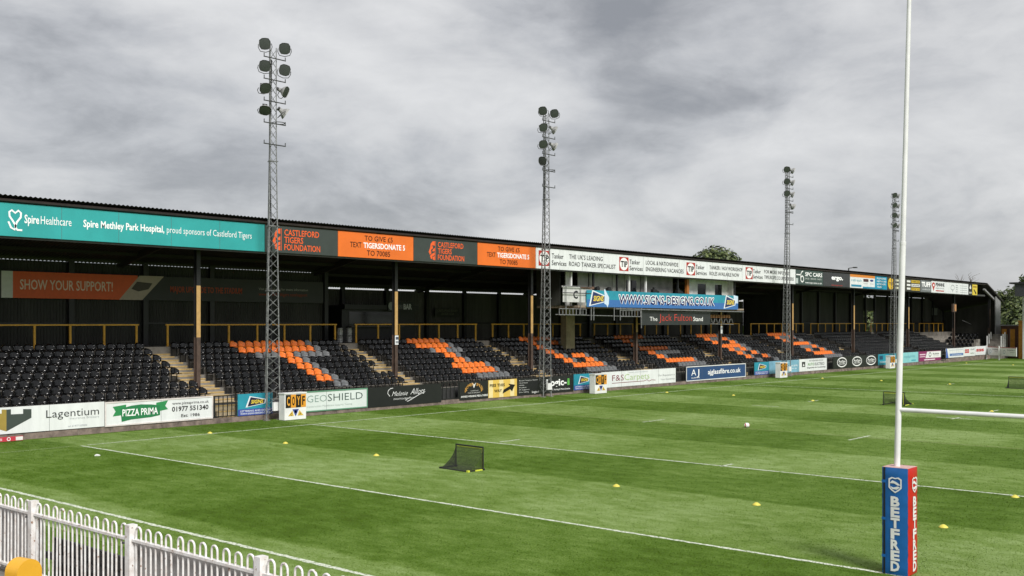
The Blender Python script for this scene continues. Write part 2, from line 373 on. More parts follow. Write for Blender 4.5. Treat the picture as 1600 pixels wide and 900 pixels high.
# blocks of seats and the stairways between them
BLOCKS = [(13.0, 27.5, ''), (28.95, 39.95, 'T'), (41.5, 51.7, 'I'), (53.3, 63.6, 'G'), (65.2, 75.8, 'E'), (77.6, 88.6, 'R'), (90.3, 101.8, 'S'), (103.6, 118.6, ''), (120.2, 132.0, '')]
for k in range(len(BLOCKS)-1):
    a, b = BLOCKS[k][1]+.03, BLOCKS[k+1][0]-.05; joined = MB()
    for i in range(8):
        y = 42.15+DEP*i; z = SZ+RISE*i
        for (p, q, zt) in ((y, y+.42, z+.012), (y+.42, y+DEP, z+RISE/2)):
            s = MB() if k < 4 else joined
            s.k = 0; s.box((a, p+.012, z+.004), (b, q, zt)); s.k = 1; s.box((a, p-.008, zt-.05 if zt-z > .05 else z-.045), (b, p+.01, zt+.003))
            if k < 4: sp('step', s, [STEPC, STEPE])
    s = MB() if k < 4 else joined
    for j in range(3): s.k = 0; s.box((a, 41.72+.14*j, .0), (b, 42.14, .26*(j+1))); s.k = 1; s.box((a, 41.705+.14*j, .26*(j+1)-.05), (b, 41.718+.14*j, .26*(j+1)+.003))
    sp('lower_steps' if k < 4 else 'stairway', s, [STEPC, STEPE])
bx_front = MB(); bx_front.box((X0, 42.10, 0), (147, 42.14, SZ-.01)); sp('front_wall', bx_front, DARKST)

# ------------------------------------------------------------------ seats
def grid(fn, nu, nv, th):                # closed curved slab from a surface fn(u, v) -> (point, normal)
    V = []; Fc = []
    for s in (0, 1):
        for i in range(nu+1):
            for j in range(nv+1):
                p, n = fn(i/nu, j/nv); V.append(p-n*th*s)
    w = nv+1; o = (nu+1)*w
    for i in range(nu):
        for j in range(nv):
            a = i*w+j; Fc.append((a, a+1, a+w+1, a+w)); Fc.append((o+a, o+a+w, o+a+w+1, o+a+1))
    rim = [i*w for i in range(nu+1)]+[nu*w+j for j in range(1, nv+1)]+[i*w+nv for i in range(nu-1, -1, -1)]+[j for j in range(nv-1, 0, -1)]
    for i, a in enumerate(rim): b = rim[(i+1) % len(rim)]; Fc.append((a, a+o, b+o, b))
    return V, Fc
def back_fn(u, v):
    a = (u-.5)*2; wid = .225*(1-.22*max(0, v-.55)**1.5*abs(a)**2.0*3)
    k = max(0, v-.58)/.42
    z = .44+.38*v-.085*k*k-.10*max(0, abs(a)-.25)**2*4.4*(v**2.5)
    y = -.03+.03*v-.085*(a*a)+.10*k*k
    return Vector((a*wid, y, z)), Vector((0, -1, .1)).normalized()
def pan_fn(u, v):
    a = (u-.5)*2; y = -.42+.40*v
    return Vector((a*(.20+.025*v), y, .44+.02*(1-v)-.03*(1-a*a)*(.4+v*.4)-.05*max(0, .2-v)*5*.4)), Vector((0, 0, 1))
def seat_meshes():
    b = MB().add(*grid(back_fn, 6, 7, .022)); p = MB().add(*grid(pan_fn, 4, 3, .025))
    l = MB(); l.box((-.16, -.06, .0), (-.13, -.02, .42)); l.box((.13, -.06, .0), (.16, -.02, .42)); l.box((-.18, -.10, .385), (.18, -.05, .415))
    return b, p, l
sb, spn, sl_ = seat_meshes()
SM = {}
def mk(nm, mb, m, smooth=True):
    o = mb.build(nm, m, smooth=smooth); me = o.data; bpy.data.objects.remove(o); return me
SEATM = {'black': SEATK, 'orange': SEATO, 'grey': SEATG}
for c, mm in SEATM.items(): SM[c] = (mk('backrest', sb, mm), mk('seat_pan', spn, mm))
SM['leg'] = mk('bracket', sl_, BLKST, False)
ROWS = {'T': ('XXXXXXXXXX', 'XXXXXXXXXX', '....XX....', '....XX....', '....XX....', '....XX....', '....XX....'),
        'I': ('XXXXXX', 'XXXXXX', '..XX..', '..XX..', '..XX..', 'XXXXXX', 'XXXXXX'),
        'G': ('XXXXXXX', 'XX...XX', 'XX.....', 'XX.....', 'XX..XXX', 'XX...XX', 'XXXXXXX'),
        'E': ('XXXXXXXX', 'XX......', 'XX......', 'XXXXXXXX', 'XX......', 'XX......', 'XXXXXXXX'),
        'R': ('XXXXXXX.', 'XX....XX', 'XX....XX', 'XXXXXXX.', 'XX..XX..', 'XX...XX.', 'XX....XX'),
        'S': ('XXXXXXXX', 'XX....XX', 'XX......', 'XXXXXXXX', '......XX', 'XX....XX', 'XXXXXXXX')}
OFF = {'T': 7, 'I': 8, 'G': 6, 'E': 5, 'R': 5, 'S': 6}
ORD = ['', 'first', 'second', 'third', 'fourth', 'fifth', 'sixth', 'seventh', 'eighth', 'ninth', 'tenth', 'eleventh', 'twelfth', 'thirteenth', 'fourteenth', 'fifteenth', 'sixteenth', 'seventeenth', 'eighteenth', 'nineteenth', 'twentieth', 'twenty-first', 'twenty-second', 'twenty-third', 'twenty-fourth', 'twenty-fifth', 'twenty-sixth', 'twenty-seventh', 'twenty-eighth', 'twenty-ninth', 'thirtieth']
seats = []
for k, (a, b, L) in enumerate(BLOCKS):
    n = round((b-a)/.495); pit = (b-a)/n
    pat = ROWS.get(L)
    for r in range(1, 9):
        y = SY+DEP*(r-1); z = SZ+RISE*(r-1)
        for j in range(n):
            if r == 3 and j >= n-2 and k < 8: continue
            c = 'black'
            if pat:
                def on(rr, jj): i = 8-rr; jj -= OFF[L]; return 0 <= i < 7 and 0 <= jj < len(pat[0]) and pat[i][jj] == 'X'
                if on(r, j): c = 'orange'
                elif on(r+1, j-1) or (on(r, j-1) and r > 0): c = 'grey'
            x = a+pit*(j+.5); d = x*cs+y*sn; px = 800+F*(x*sn-y*cs)/d
            seats.append([(x*x+y*y), px, x, y, z, c, k, r, j, n, L])
vis = sorted([s for s in seats if s[1] > -6], key=lambda s: s[0])[:300]; vid = set(id(s) for s in vis)
for s in vis:
    _, px, x, y, z, c, k, r, j, n, L = s; rw = 'front' if r == 1 else 'top' if r == 8 else ORD[r]
    if k == 0: lab = '%s plastic seat, %s from the steps in the %s row of the leftmost block' % (c, ORD[n-j], rw)
    else: lab = '%s plastic seat, %s from the left steps in the %s row of the %s-lettered block' % (c, ORD[j+1], rw, L)
    o = thing('stadium_seat', (x, y, z), lab, 'seat', 'plastic tip-up seats in the stand')
    o.rotation_euler = (random.gauss(0, .012), random.gauss(0, .008), random.gauss(0, .02))
    link('backrest', SM[c][0], o); link('seat_pan', SM[c][1], o); link('bracket', SM['leg'], o)
rest = MB(); CI = {'black': 0, 'orange': 1, 'grey': 2}
def add_seat(x, y, z, c, rz=0):
    q = random.uniform(-.01, .01); rz += random.gauss(0, .02); rest.k = CI[c]; C, S_ = cos(rz), sin(rz)
    for mb in (sb, spn): rest.add([(x+vx*C-vy*S_+q, y+vx*S_+vy*C, z+vz) for vx, vy, vz in mb.v], mb.f)
    rest.k = 3; rest.add([(x+vx*C-vy*S_, y+vx*S_+vy*C, z+vz) for vx, vy, vz in sl_.v], sl_.f)
for s in seats:
    if id(s) not in vid: add_seat(s[2], s[3], s[4], s[5])
for i in range(4):                       # corner block that faces back down the pitch
    for j in range(7 if i else 6): add_seat(135.6+.8*i, 42.55+.5*j, 1.25+.42*i, 'black', -pi/2)
ro = rest.build('stadium_seats', [SEATK, SEATO, SEATG, BLKST], smooth=True, kind='stuff')
tag(ro, 'further black, orange and grey seats spelling letters along the stand', 'seats', 'plastic tip-up seats in the stand')
m = MB()
for i in range(4): m.box((135.0+.8*i, 42.2, 0), (135.8+.8*i, 46.2, 1.25+.42*i))
sp('corner_terracing', m, CONC)

# ------------------------------------------------------------------ yellow barriers at the top of the seating
RL = [(12, 27.7, 'by the leftmost seats'), (29.2, 40.5, 'above the T-lettered seats'), (41.9, 52.8, 'above the I-lettered seats'), (54.3, 64.6, 'above the G-lettered seats'), (66.2, 77, 'above the E-lettered seats'), (78.8, 89.4, 'above the R-lettered seats'), (91.5, 103, 'above the S-lettered seats'), (104.6, 119.3, 'above the black block past the S'), (120.6, 134.5, 'above the farthest black block'), (136.2, 145.2, 'beside the grey end wall')]
for a, b, w in RL:
    y = 49.1; z0 = WALK; z1 = WALK+1.13
    o = thing('crowd_barrier', (a, y, z0), 'yellow tubular crowd barrier %s' % w, 'barrier', 'yellow barriers along the top walkway')
    MB().box((0, -.035, z1-z0-.04), (b-a, .035, z1-z0+.03)).build('top_rail', YEL, o)
    n = max(2, round((b-a)/1.75))
    for i in range(n+1):
        x = .12+(b-a-.24)*i/n; MB().box((x-.05, -.03, 0), (x+.05, .03, z1-z0-.04)).build('post', YEL, o)

# ------------------------------------------------------------------ fascia signs under the roof edge
ZB, ZT = 8.05, 9.37
def fascia(p0, p1, m, label, x0=None):
    a = Xat(p0, FY) if x0 is None else x0; b = Xat(p1, FY)-.01
    return Board('fascia_sign', (a, FY, ZB), b-a, ZT-ZB, m, label, 'sign', 'signs along the roof edge')
TEAL = mat('teal_board', lin('34a4a3'), .45, .08, .6); GREYB = mat('charcoal_board', lin('3c4340'), .5, .1, .8); ORB = mat('orange_board', (.80, .17, .022), .45, .06, .8)
b = fascia(0, 413.6, TEAL, 'teal fascia banner with white wording at the left end of the roof', 8.0)
hx = lambda px: b.lx(px)
def heart(b, x, f, s):
    P = [(x-.48*s, f+.02), (x-.30*s, f-.16), (x-.05*s, f-.22), (x+.02*s, f-.10), (x-.2*s, f+.06), (x-.40*s, f+.18), (x-.42*s, f+.31), (x-.25*s, f+.37), (x-.02*s, f+.29), (x+.2*s, f+.37), (x+.38*s, f+.3), (x+.36*s, f+.17), (x+.1*s, f+.02), (x-.02*s, f-.12), (x+.12*s, f-.22), (x+.46*s, f-.22)]
    b.stroke(P, .13*s, 'ffffff', 'heart_emblem')
heart(b, hx(24), .42, hx(35)-hx(12))
b.ptext('Spire', 38, 61, .43, .68, 'ffffff', bold=.02); b.ptext('Healthcare', 63.5, 111.5, .43, .68, 'ffffff', bold=0)
b.ptext('Spire Methley Park Hospital,', 130, 256.5, .44, .66, 'ffffff', bold=.022); b.ptext('proud sponsors of Castleford Tigers', 260.5, 393, .44, .66, 'ffffff', bold=-.004)
def found(p0, p1, s0, t0, t1, label):
    b = fascia(p0, p1, GREYB, label); x0, x1 = b.lx(s0), b.lx(t0)-.1; w = x1-x0
    P = lambda q: [(x0+w*a, f) for a, f in q]
    c = 'f0642d'
    b.poly(P([(.22, .60), (.30, .78), (.5, .88), (.78, .9), (.78, .70), (.55, .72), (.35, .66)]), c, 'tiger_emblem')
    b.poly(P([(.05, .42), (.22, .60), (.35, .66), (.55, .68), (.55, .58), (.32, .52), (.38, .36), (.20, .30)]), c, 'tiger_emblem')
    b.poly(P([(.45, .46), (.6, .55), (.78, .62), (.78, .46)]), c, 'tiger_emblem'); b.poly(P([(.22, .26), (.42, .34), (.78, .42), (.78, .30), (.5, .24), (.45, .12), (.3, .14)]), c, 'tiger_emblem')
    b.poly(P([(.52, .20), (.78, .27), (.78, .08), (.55, .10)]), c, 'tiger_emblem'); b.rect(x0+w*.86, x0+w*.90, .08, .9, c, 'divider')
    tx0, tx1 = b.lx(t0), b.lx(t1); W_ = tx1-tx0
    b.text('CASTLEFORD', tx0, tx0+W_*.97, .66, .88, c, bold=.014); b.text('TIGERS', tx0, tx0+W_*.52, .385, .605, c, bold=.014); b.text('FOUNDATION', tx0, tx1, .11, .33, c, bold=.014)
found(414.2, 528, 425, 444, 500, 'charcoal fascia sign with orange tiger emblem beside the teal banner')
def donate(p0, p1, label):
    b = fascia(p0, p1, ORB, label); w = b.L; k = '2b1208'
    b.text('TO GIVE £5', w*.335, w*.71, .70, .90, k, bold=.004); b.text('TEXT', w*.15, w*.295, .40, .61, k, bold=.004)
    b.text('TIGERSDONATE 5', w*.32, w*.88, .40, .61, 'ffffff', bold=.022); b.text('TO 70085', w*.365, w*.675, .10, .31, k, bold=.004)
donate(528.3, 646, 'orange fascia sign with donation wording between two charcoal signs')
found(646.3, 746, 669, 684, 725, 'charcoal fascia sign with orange tiger emblem between two orange signs')
donate(746.3, 837, 'orange fascia sign with donation wording left of the white tanker sign')
b = fascia(837.4, 1243, BOARDW, 'long white fascia sign repeating a red square emblem and black wording')
for (q0, q1, s0, s1, lines, l0, l1) in ((841.5, 859.5, 862, 885, ('THE UK\'S LEADING', 'ROAD TANKER SPECIALIST'), 889, 962), (967.5, 982, 983.5, 1004, ('LOCAL & NATIONWIDE', 'ENGINEERING VACANCIES'), 1009, 1068), (1072.5, 1086, 1087, 1104, ('TANKER / HGV WORKSHOP', 'ROLES AVAILABLE NOW'), 1108.5, 1160), (1165, 1176, 1176.5, 1191.5, ('FOR MORE INFO VISIT', 'TIPEUROPE.CO.UK/CAREERS'), 1194, 1240)):
    x0, x1 = b.lx(q0), b.lx(q1); xc = (x0+x1)/2
    b.rect(x0, x1, .14, .88, 'b0322a', 'red_square'); b.disc(xc, .51, (x1-x0)*.44, .44, 'f4f4f2', 'white_disc', lift=.010)
    b.text('TIP', x0+(x1-x0)*.14, x1-(x1-x0)*.12, .36, .66, '101010', bold=.03, lift=.016)
    b.ptext('Tanker', s0, s0+(s1-s0)*.80, .54, .78, '1a1a1a', bold=.005); b.ptext('Services', s0, s1, .20, .44, '1a1a1a', bold=.005)
    f = (l1-l0); b.ptext(lines[0], l0, l0+f*(.72 if 'UK' in lines[0] else .88 if 'INFO' in lines[0] else .86 if 'LOCAL' in lines[0] else 1), .58, .80, '262626', bold=.004); b.ptext(lines[1], l0, l1*1.0 if 'ROLES' not in lines[1] else l0+f*.9, .22, .44, '262626', bold=.004)
b = fascia(1243.3, 1286, mat('green_grey_board', lin('3f504b'), .5, .1, .8), 'dark green-grey fascia sign with a large white numeral six emblem')
b.rect(0, b.lx(1247), .06, .42, 'b9c3c0'); b.stroke([(b.lx(1244), .66), (b.lx(1251), .66)], .10, 'f4f4f2'); b.ring(b.lx(1253.3), .38, b.lx(1255.6)-b.lx(1253.3), .26, .11, 'f4f4f2'); b.stroke([(b.lx(1254.6), .92), (b.lx(1252.4), .86), (b.lx(1251), .68), (b.lx(1251), .40)], .11, 'f4f4f2')
b.ptext('SPC CARS', 1258, 1284.5, .60, .86, 'ffffff', bold=.02); b.ptext('SALES · SERVICE · PARTS', 1258, 1283.5, .38, .48, 'c9d0cc', bold=.01); b.ptext('www.spc-cars.co.uk', 1258, 1284, .10, .22, 'e9eceb', bold=.015)
b = fascia(1286.3, 1328, mat('slate_board', lin('3a3b3d'), .5, .1, .8), 'dark slate fascia sign with large white lower case word and full stop')
b.ptext('ergo.', 1299, 1317, .50, .80, 'ffffff', bold=.045); b.ptext('www.ergogroup.uk', 1298.5, 1316, .06, .14, 'c23a2e', bold=.01)
b = fascia(1328.3, 1367, BOARDW, 'white fascia sign with an orange top band and blue base')
b.rect(0, b.L, .80, 1.0, 'd9862f'); b.rect(b.lx(1330), b.lx(1346), .08, .24, '2b86a6'); b.rect(b.lx(1348), b.L, 0, .13, '2b86a6'); b.ptext('refresh', 1330, 1346, .48, .68, '7fb1bd', bold=.005); b.rect(b.lx(1349), b.lx(1357), .50, .72, '4a2a2c'); b.disc(b.lx(1362), .62, .45, .11, '2c3a78'); b.rect(b.lx(1349.5), b.lx(1356), .34, .40, 'b9bcbd'); b.rect(b.lx(1359.5), b.lx(1365), .34, .40, 'b9bcbd')
b = fascia(1367.3, 1386, mat('cyan_board', lin('138fb0'), .5, .06, .8), 'blue-teal fascia sign with four white lines right of the orange-topped sign')
for i, (q, t) in enumerate(((1384, 'PLUMBING'), (1384.5, 'HEATING GAS'), (1383.5, 'BATHROOMS'), (1377.5, 'TILES'))): b.ptext(t, 1370, q, .78-.22*i, .90-.22*i, 'e8f3f5', bold=.02)
b = fascia(1386.3, 1438, mat('olive_board', lin('3b3a30'), .5, .1, .8), 'dark fascia sign with a yellow disc and stacked yellow and white strips')
b.disc(b.lx(1392), .5, b.lx(1396.5)-b.lx(1392), .62, 'e3b92a'); b.ptext('TYRES', 1388.5, 1396, .40, .62, '5b3412', bold=.02, lift=.016)
for p, c in ((1399, 'cfcfb8'), (1417, 'e8e8e4')):
    for i in range(3): b.rect(b.lx(p), b.lx(p+5.5), .12+.3*i, .28+.3*i, c)
for i, c in enumerate(('d8b62e', 'e8e8e4', 'd8b62e')): b.rect(b.lx(1424), b.lx(1437), .08+.31*i, .30+.31*i, c); b.ptext(('07767 331', 'CASTLEFORD', 'TYRES EXH')[i], 1424.8, 1436.2, .13+.31*i, .25+.31*i, '33321f', bold=.01, lift=.016)
b = fascia(1438.3, 1455, mat('grey_board', lin('75797a'), .5, .1, .8), 'mid grey fascia sign with a white four letter word')
b.ptext('TUFF', 1440, 1454, .46, .84, 'ffffff', bold=.04); b.ptext('AGGREGATES', 1441, 1453.5, .16, .28, 'd5d9da', bold=.01)
b = fascia(1455.3, 1484.3, BOARDW, 'white fascia sign with a red pointed emblem')
b.disc(b.lx(1458.6), .66, .5, .3, 'b8322a'); b.poly([(b.lx(1456.6), .58), (b.lx(1458.6), .12), (b.lx(1460.7), .58)], 'b8322a'); b.disc(b.lx(1458.7), .64, .22, .12, 'f3f3f1', lift=.014)
b.ptext('PENNINE', 1462, 1475.5, .58, .86, '20201f', bold=.025); b.rect(b.lx(1462), b.lx(1475), .13, .22, 'b8322a'); b.ptext('DRILLING & BLASTING', 1462, 1475, .36, .46, '9a9a98', bold=0)
b = fascia(1484.6, 1513, BOARDW, 'white fascia sign with pale grey shield outline and faint lines')
b.ring(b.lx(1488.5), .55, .6, .3, .07, '9aa0a0'); b.poly([(b.lx(1487.4), .40), (b.lx(1488.5), .1), (b.lx(1489.6), .40)], 'b3b8b8')
for i in range(4): b.rect(b.lx(1493.5), b.lx(1496.5), .16+.19*i, .22+.19*i, '8f9595'); b.rect(b.lx(1500), b.lx(1511), .14+.2*i, .2+.2*i, 'b4b9b9')
b = fascia(1513.3, 1519.2, BLACK, 'narrow black fascia sign with a white flame mark')
b.poly([(b.lx(1514.6), .62), (b.lx(1516.2), .95), (b.lx(1517.6), .62), (b.lx(1516.2), .52)], 'e7e7e2'); b.rect(b.lx(1514), b.lx(1518.4), .12, .28, 'a9aaa6')
b = fascia(1519.4, 1527, mat('yellow_board', (.72, .55, .06), .5, .06, 2), 'yellow fascia sign with a black diagonal arrow at the roof end')
b.poly([(b.lx(1521), .52), (b.lx(1522.4), .52), (b.lx(1525.4), .22), (b.lx(1525.4), .06), (b.lx(1524), .12)], '1a1708', 'arrow'); b.rect(b.lx(1520.5), b.lx(1526), .70, .86, '9c7c12')

# ------------------------------------------------------------------ pitchside hoardings
HY = 41.5
def hoard(p0, p1, m, label, z0=.26, z1=1.27, frame=None, Y=HY, name='advertising_board'):
    a, b_ = Xat(p0, Y), Xat(p1, Y)-.02
    return Board(name, (a, Y, z0), b_-a, z1-z0, m, label, 'advertising board', 'boards along the foot of the stand', frame=frame)
def zs(px): return max(0, (px-900)/640)*.26      # the far end of the surround stands a little higher
SIGNT = mat('signs_teal', lin('2b93a8'), .45, .12, 1.0)
b = Board('advertising_board', (8, HY, .28), Xat(163.5, HY)-8.02, 1.03, BOARDW, 'white board with a grey and gold castle emblem at left', 'advertising board', 'boards along the foot of the stand')
q = b.lx
b.poly([(q(10), .33), (q(10), .10), (q(49), .55), (q(49), .88), (q(36), .90), (q(36), .72), (q(17), .73), (q(17), .92), (q(10), .92)], '414a46', 'castle_emblem'); b.poly([(q(-30), .42), (q(10), .10), (q(10), .92), (q(2.5), .93), (q(2.5), .78), (q(-12), .8), (q(-12), .95), (q(-30), .96)], 'a08a42', 'castle_emblem')
b.ptext('Lagentium', 72, 154.5, .50, .80, '2c3130', bold=-.004); b.ptext('Insurance Brokers', 109, 154.5, .38, .47, 'a6abab', bold=-.01); b.ptext('tel: 01977 000000', 106, 136, .08, .15, '8a9098', bold=-.01)
b = hoard(164, 333, BOARDW, 'white framed board with a green ribbon and black telephone number', frame=mat('pink_white_frame', (.72, .66, .64), .5, .1, 3)); q = b.lx
b.poly([(q(176), .80), (q(197), .86), (q(197), .44), (q(176), .40), (q(180.5), .6)], '2f8a50', 'ribbon'); b.poly([(q(244), .86), (q(262.5), .93), (q(258), .70), (q(262.5), .55), (q(244), .47)], '2f8a50', 'ribbon')
b.poly([(q(188), .70), (q(205), .80), (q(220), .83), (q(236), .80), (q(250), .74), (q(250), .32), (q(236), .26), (q(220), .24), (q(205), .22), (q(190), .15)], '27794a', 'ribbon', lift=.009)
b.ptext('PIZZA PRIMA', 191, 246.5, .38, .66, 'ffffff', bold=.015, lift=.016); b.ptext('www.pizzaprima.co.uk', 269, 326, .72, .84, '3a3a3a', bold=.002); b.ptext('01977 551340', 268.5, 325.5, .43, .63, '1c1c1c', bold=.02); b.ptext('Est: 1986', 283, 312, .16, .29, '1c1c1c', bold=.01)
def megaphone(b, x0, x1, f0, f1, base):
    w = x1-x0; h = f1-f0; P = lambda L: [(x0+w*a, f0+h*c) for a, c in L]
    b.poly(P([(-.05, -.02), (.16, 1.02), (1.03, .66), (.98, .26)]), 'e8eef2', 'megaphone_outline', .007); b.poly(P([(.05, .06), (.21, .92), (.96, .62), (.92, .30)]), base, 'megaphone', .010)
    b.text('SIGNS', x0+w*.22, x0+w*.88, f0+h*.32, f0+h*.64, 'f2d54a', bold=.03, shear=.2, lift=.016)
def signboard(p0, p1, label, z0=.26, z1=1.27):
    b = hoard(p0, p1, SIGNT, label, z0, z1); w = b.L
    b.rect(0, w, 0, .30, '3d4fa0'); megaphone(b, w*.24, w*.80, .38, .88, '23233f'); b.text('LETTERING AND DESIGN', w*.06, w*.94, .17, .25, 'e8eef2', bold=.01); b.text('WWW.SIGNS-DESIGNS.CO.UK', w*.06, w*.94, .05, .13, 'e8eef2', bold=.01)
signboard(372, 426, 'teal board with a megaphone emblem behind the nearest floodlight tower')
b = hoard(441, 574.5, mat('pale_mint_board', (.70, .76, .74), .45, .05, 1), 'pale board edged green with thin grey-green capitals', .2, 1.2, frame=mat('green_edge', (.12, .28, .18), .5, .1, 3))
b.ptext('GEO', 479.5, 510.5, .46, .80, '7f978f', bold=-.012); b.ptext('SHIELD', 512, 566.5, .46, .82, '3f524c', bold=-.008); b.ptext('Construction Membrane Integrity Testing', 479, 550, .21, .30, 'a3afaa', bold=-.01)
b = hoard(575, 690, BLACK, 'black board with white handwritten signature lettering', .16, 1.2)
b.ptext('Melanie', 612, 637, .50, .74, 'f4f4f4', bold=-.012, shear=.5); b.ptext('Allott', 641, 664, .52, .84, 'f4f4f4', bold=-.012, shear=.5); q = b.lx
b.stroke([(q(609), .50), (q(605.5), .66), (q(606.5), .80), (q(610), .90), (q(614), .91)], .03, 'f4f4f4'); b.stroke([(q(664), .62), (q(655), .50), (q(643), .28), (q(637), .18), (q(633), .24), (q(641), .40)], .03, 'f4f4f4')
b.ptext('PHOTOGRAPHY', 615, 646, .30, .38, 'e4e4e4', bold=.0)
b = hoard(718, 763, BLACK, 'black board with an arch of gold letters over a white mark', .16, 1.2); q = b.lx
for i, ch in enumerate('PROPER STUFF'):
    if ch == ' ': continue
    t = pi*(1-i/11); xx = q(740.5)+(q(753)-q(740.5))*cos(t); b.text(ch, xx-.09, xx+.09, .42+.36*sin(t), .56+.36*sin(t), 'cf9a4a', bold=.02)
b.poly([(q(737), .95), (q(740.5), .62), (q(744), .95), (q(741), .82)], 'e8e8e6'); b.ptext('established', 735, 747, .46, .52, 'c9c9c6', bold=0); b.ptext('PORK PIE EMPORIUM', 731, 750, .34, .40, 'c9c9c6', bold=0); b.ptext('AWARD WINNING PIES & CHEESE', 720, 762, .14, .24, 'eeeeec', bold=.02)
b = hoard(763.3, 808, mat('yellow_white_board', (.74, .50, .10), .5, .06, 1), 'yellow and cream striped board with a black pointing arrow', .16, 1.2); q = b.lx
for p in (763.6, 780, 797): b.rect(q(p), q(p+6.5), .01, .99, 'ecd9a0', 'stripe')
b.ptext('PIES THIS', 765, 788.5, .62, .78, '2a2008', bold=.02, lift=.016); b.ptext('WAY', 772, 784, .30, .46, '2a2008', bold=.02, lift=.016); b.poly([(q(785), .20), (q(786.5), .42), (q(797), .62), (q(794), .74), (q(805), .66), (q(803), .56), (q(800), .28), (q(797), .42)], '14120c', 'pointing_hand', .014)
b = hoard(808.3, 844, BLACK, 'black board with a column of small white lines', .16, 1.2)
for i, (t, e) in enumerate((('Business Telephone Systems', 840), ('Cloud Hosted', 824), ('Mobiles', 819), ('Broadband', 822), ('IT Support', 827), ('Data Cabling', 826))): b.ptext(t, 811, e, .84-.135*i, .90-.135*i, 'd8d8d6', bold=.0)
b.ptext('logic-i', 831, 842, .10, .22, 'e6e6e4', bold=.01)
b = hoard(844.3, 896, BLACK, 'black board with white word ending in a green letter behind the second tower', .16, 1.2)
b.ptext('Logic-', 853.5, 885, .44, .84, 'f6f6f6', bold=.03); b.ptext('i', 886, 890, .44, .84, '5fae4f', bold=.03); b.ptext('IT, Hosting & Phone Systems', 862, 890.5, .16, .26, 'e6e6e6', bold=.01)
signboard(897, 926, 'teal board with a megaphone emblem behind the second white cabinet', .22, 1.25)
b = hoard(940, 1056, BOARDW, 'white board with maroon initials and pale green word', .22, 1.27); q = b.lx
b.ptext('F&S', 956.5, 974.5, .40, .78, '7f2f3c', bold=-.005); b.ptext('Carpets', 975.5, 1014.5, .40, .80, 'a6c07a', bold=-.008); b.stroke([(q(956), .26), (q(1006), .26), (q(1011), .33), (q(1014), .22), (q(1018), .30), (q(1024), .26)], .035, '7f2f3c'); b.ptext('Our Reputation is', 1028, 1054, .50, .62, '7c8080', bold=-.01); b.ptext('Your Guarantee', 1032, 1054, .22, .34, '7c8080', bold=-.01); b.ptext('CARPETS VINYLS & LAMINATES', 982, 1012, .86, .91, 'a0a5a5', bold=0)
b = hoard(1072.3, 1165, mat('navy_board', lin('2b4a77'), .45, .06, 1), 'navy blue board in a white frame with white initials', .22, 1.30, frame=WHITE)
b.ptext('A', 1080, 1087.5, .36, .80, 'ffffff', bold=-.005); b.ptext('J', 1088.6, 1092.4, .36, .80, 'ffffff', bold=-.005); b.ptext('GLASSFIBRE', 1080, 1093, .17, .24, 'ffffff', bold=.01); b.ptext('ajglassfibre.co.uk', 1106, 1157, .38, .72, 'ffffff', bold=.012)
signboard(1179, 1201.5, 'teal board with a megaphone emblem right of the navy board', .28, 1.32)
b = hoard(1202, 1248.6, mat('sky_blue_board', lin('7fb2c9'), .45, .15, 1), 'pale blue mottled board behind the third white cabinet', .28, 1.34); b.ptext('H2O CENTRE', 1236, 1246, .48, .60, 'f0f6f8', bold=.01); b.ptext('swim gym', 1237, 1245, .28, .36, 'f0f6f8', bold=.01)
b = hoard(1249, 1292, BOARDW, 'white board with green and black wording and a black square mark', .28, 1.36); q = b.lx
b.rect(q(1253), q(1258), .36, .78, '2a2a2a'); b.poly([(q(1254.2), .44), (q(1255.5), .66), (q(1256.8), .44)], 'f4f4f4', lift=.012); b.ptext('24/7 ROADSIDE RESCUE', 1264, 1286, .78, .90, '6a6f6c', bold=.0); b.ptext('AUTO', 1262, 1272, .44, .66, '5f9a4c', bold=.01); b.ptext('ELECTRICS', 1273, 1288, .44, .66, '5d6361', bold=.01); b.ptext('Diagnostics Air Conditioning', 1261, 1289.5, .22, .32, '33373a', bold=.02)
b = hoard(1302, 1372, BLACK, 'long black board with three white ringed emblems', .27, 1.40)
for p in (1315.5, 1339, 1361):
    x = b.lx(p); b.ring(x, .52, (b.lx(p+7.2)-x), .42, .1, 'f2f2f0'); w = b.lx(p+5.4)-x; b.text('ActSpa', x-w, x+w, .50, .70, 'f2f2f0', bold=.02); b.text('WELLNESS', x-w*.9, x+w*.9, .34, .43, 'f2f2f0', bold=.02)
b = hoard(1372.3, 1402, SIGNT, 'teal board behind the fourth white cabinet', .3, 1.4); b.rect(.3, 1.2, .5, .85, '1c4a66'); b.text('SIGNS', .4, 2.0, .2, .34, 'dfeef2', bold=.01)
b = hoard(1402.3, 1435, mat('aqua_board', lin('8ccdd2'), .45, .08, 1), 'pale aqua board right of the goal post', .34, 1.42); b.ptext('aquaprint', 1412, 1430, .50, .78, '6fb0bd', bold=.0); b.rect(b.lx(1424), b.lx(1431), .14, .26, '3f9db0')
b = hoard(1435.3, 1470, mat('magenta_board', lin('8d2a64'), .45, .08, 1), 'magenta board with a slanted white panel', .36, 1.44); q = b.lx
b.poly([(q(1446), .30), (q(1448.5), .95), (q(1470), .95), (q(1470), .30)], 'e9e9e8', lift=.008); b.rect(q(1437), q(1446), .62, .74, 'e7c9d8'); b.rect(q(1437), q(1446), .42, .5, 'e7c9d8'); b.rect(q(1444), q(1461), .08, .18, 'e9dbe2'); b.ring(q(1453), .64, .35, .2, .12, '6f7373'); b.ptext('Rofuls', 1457.5, 1467, .62, .78, '4a4d4d', bold=.02, lift=.016); b.ptext('solicitors', 1458, 1467, .46, .53, '8d9191', bold=0, lift=.016)
b = hoard(1478.2, 1506, BOARDW, 'white board with blue bands and a blue bar', .52, 1.60); q = b.lx
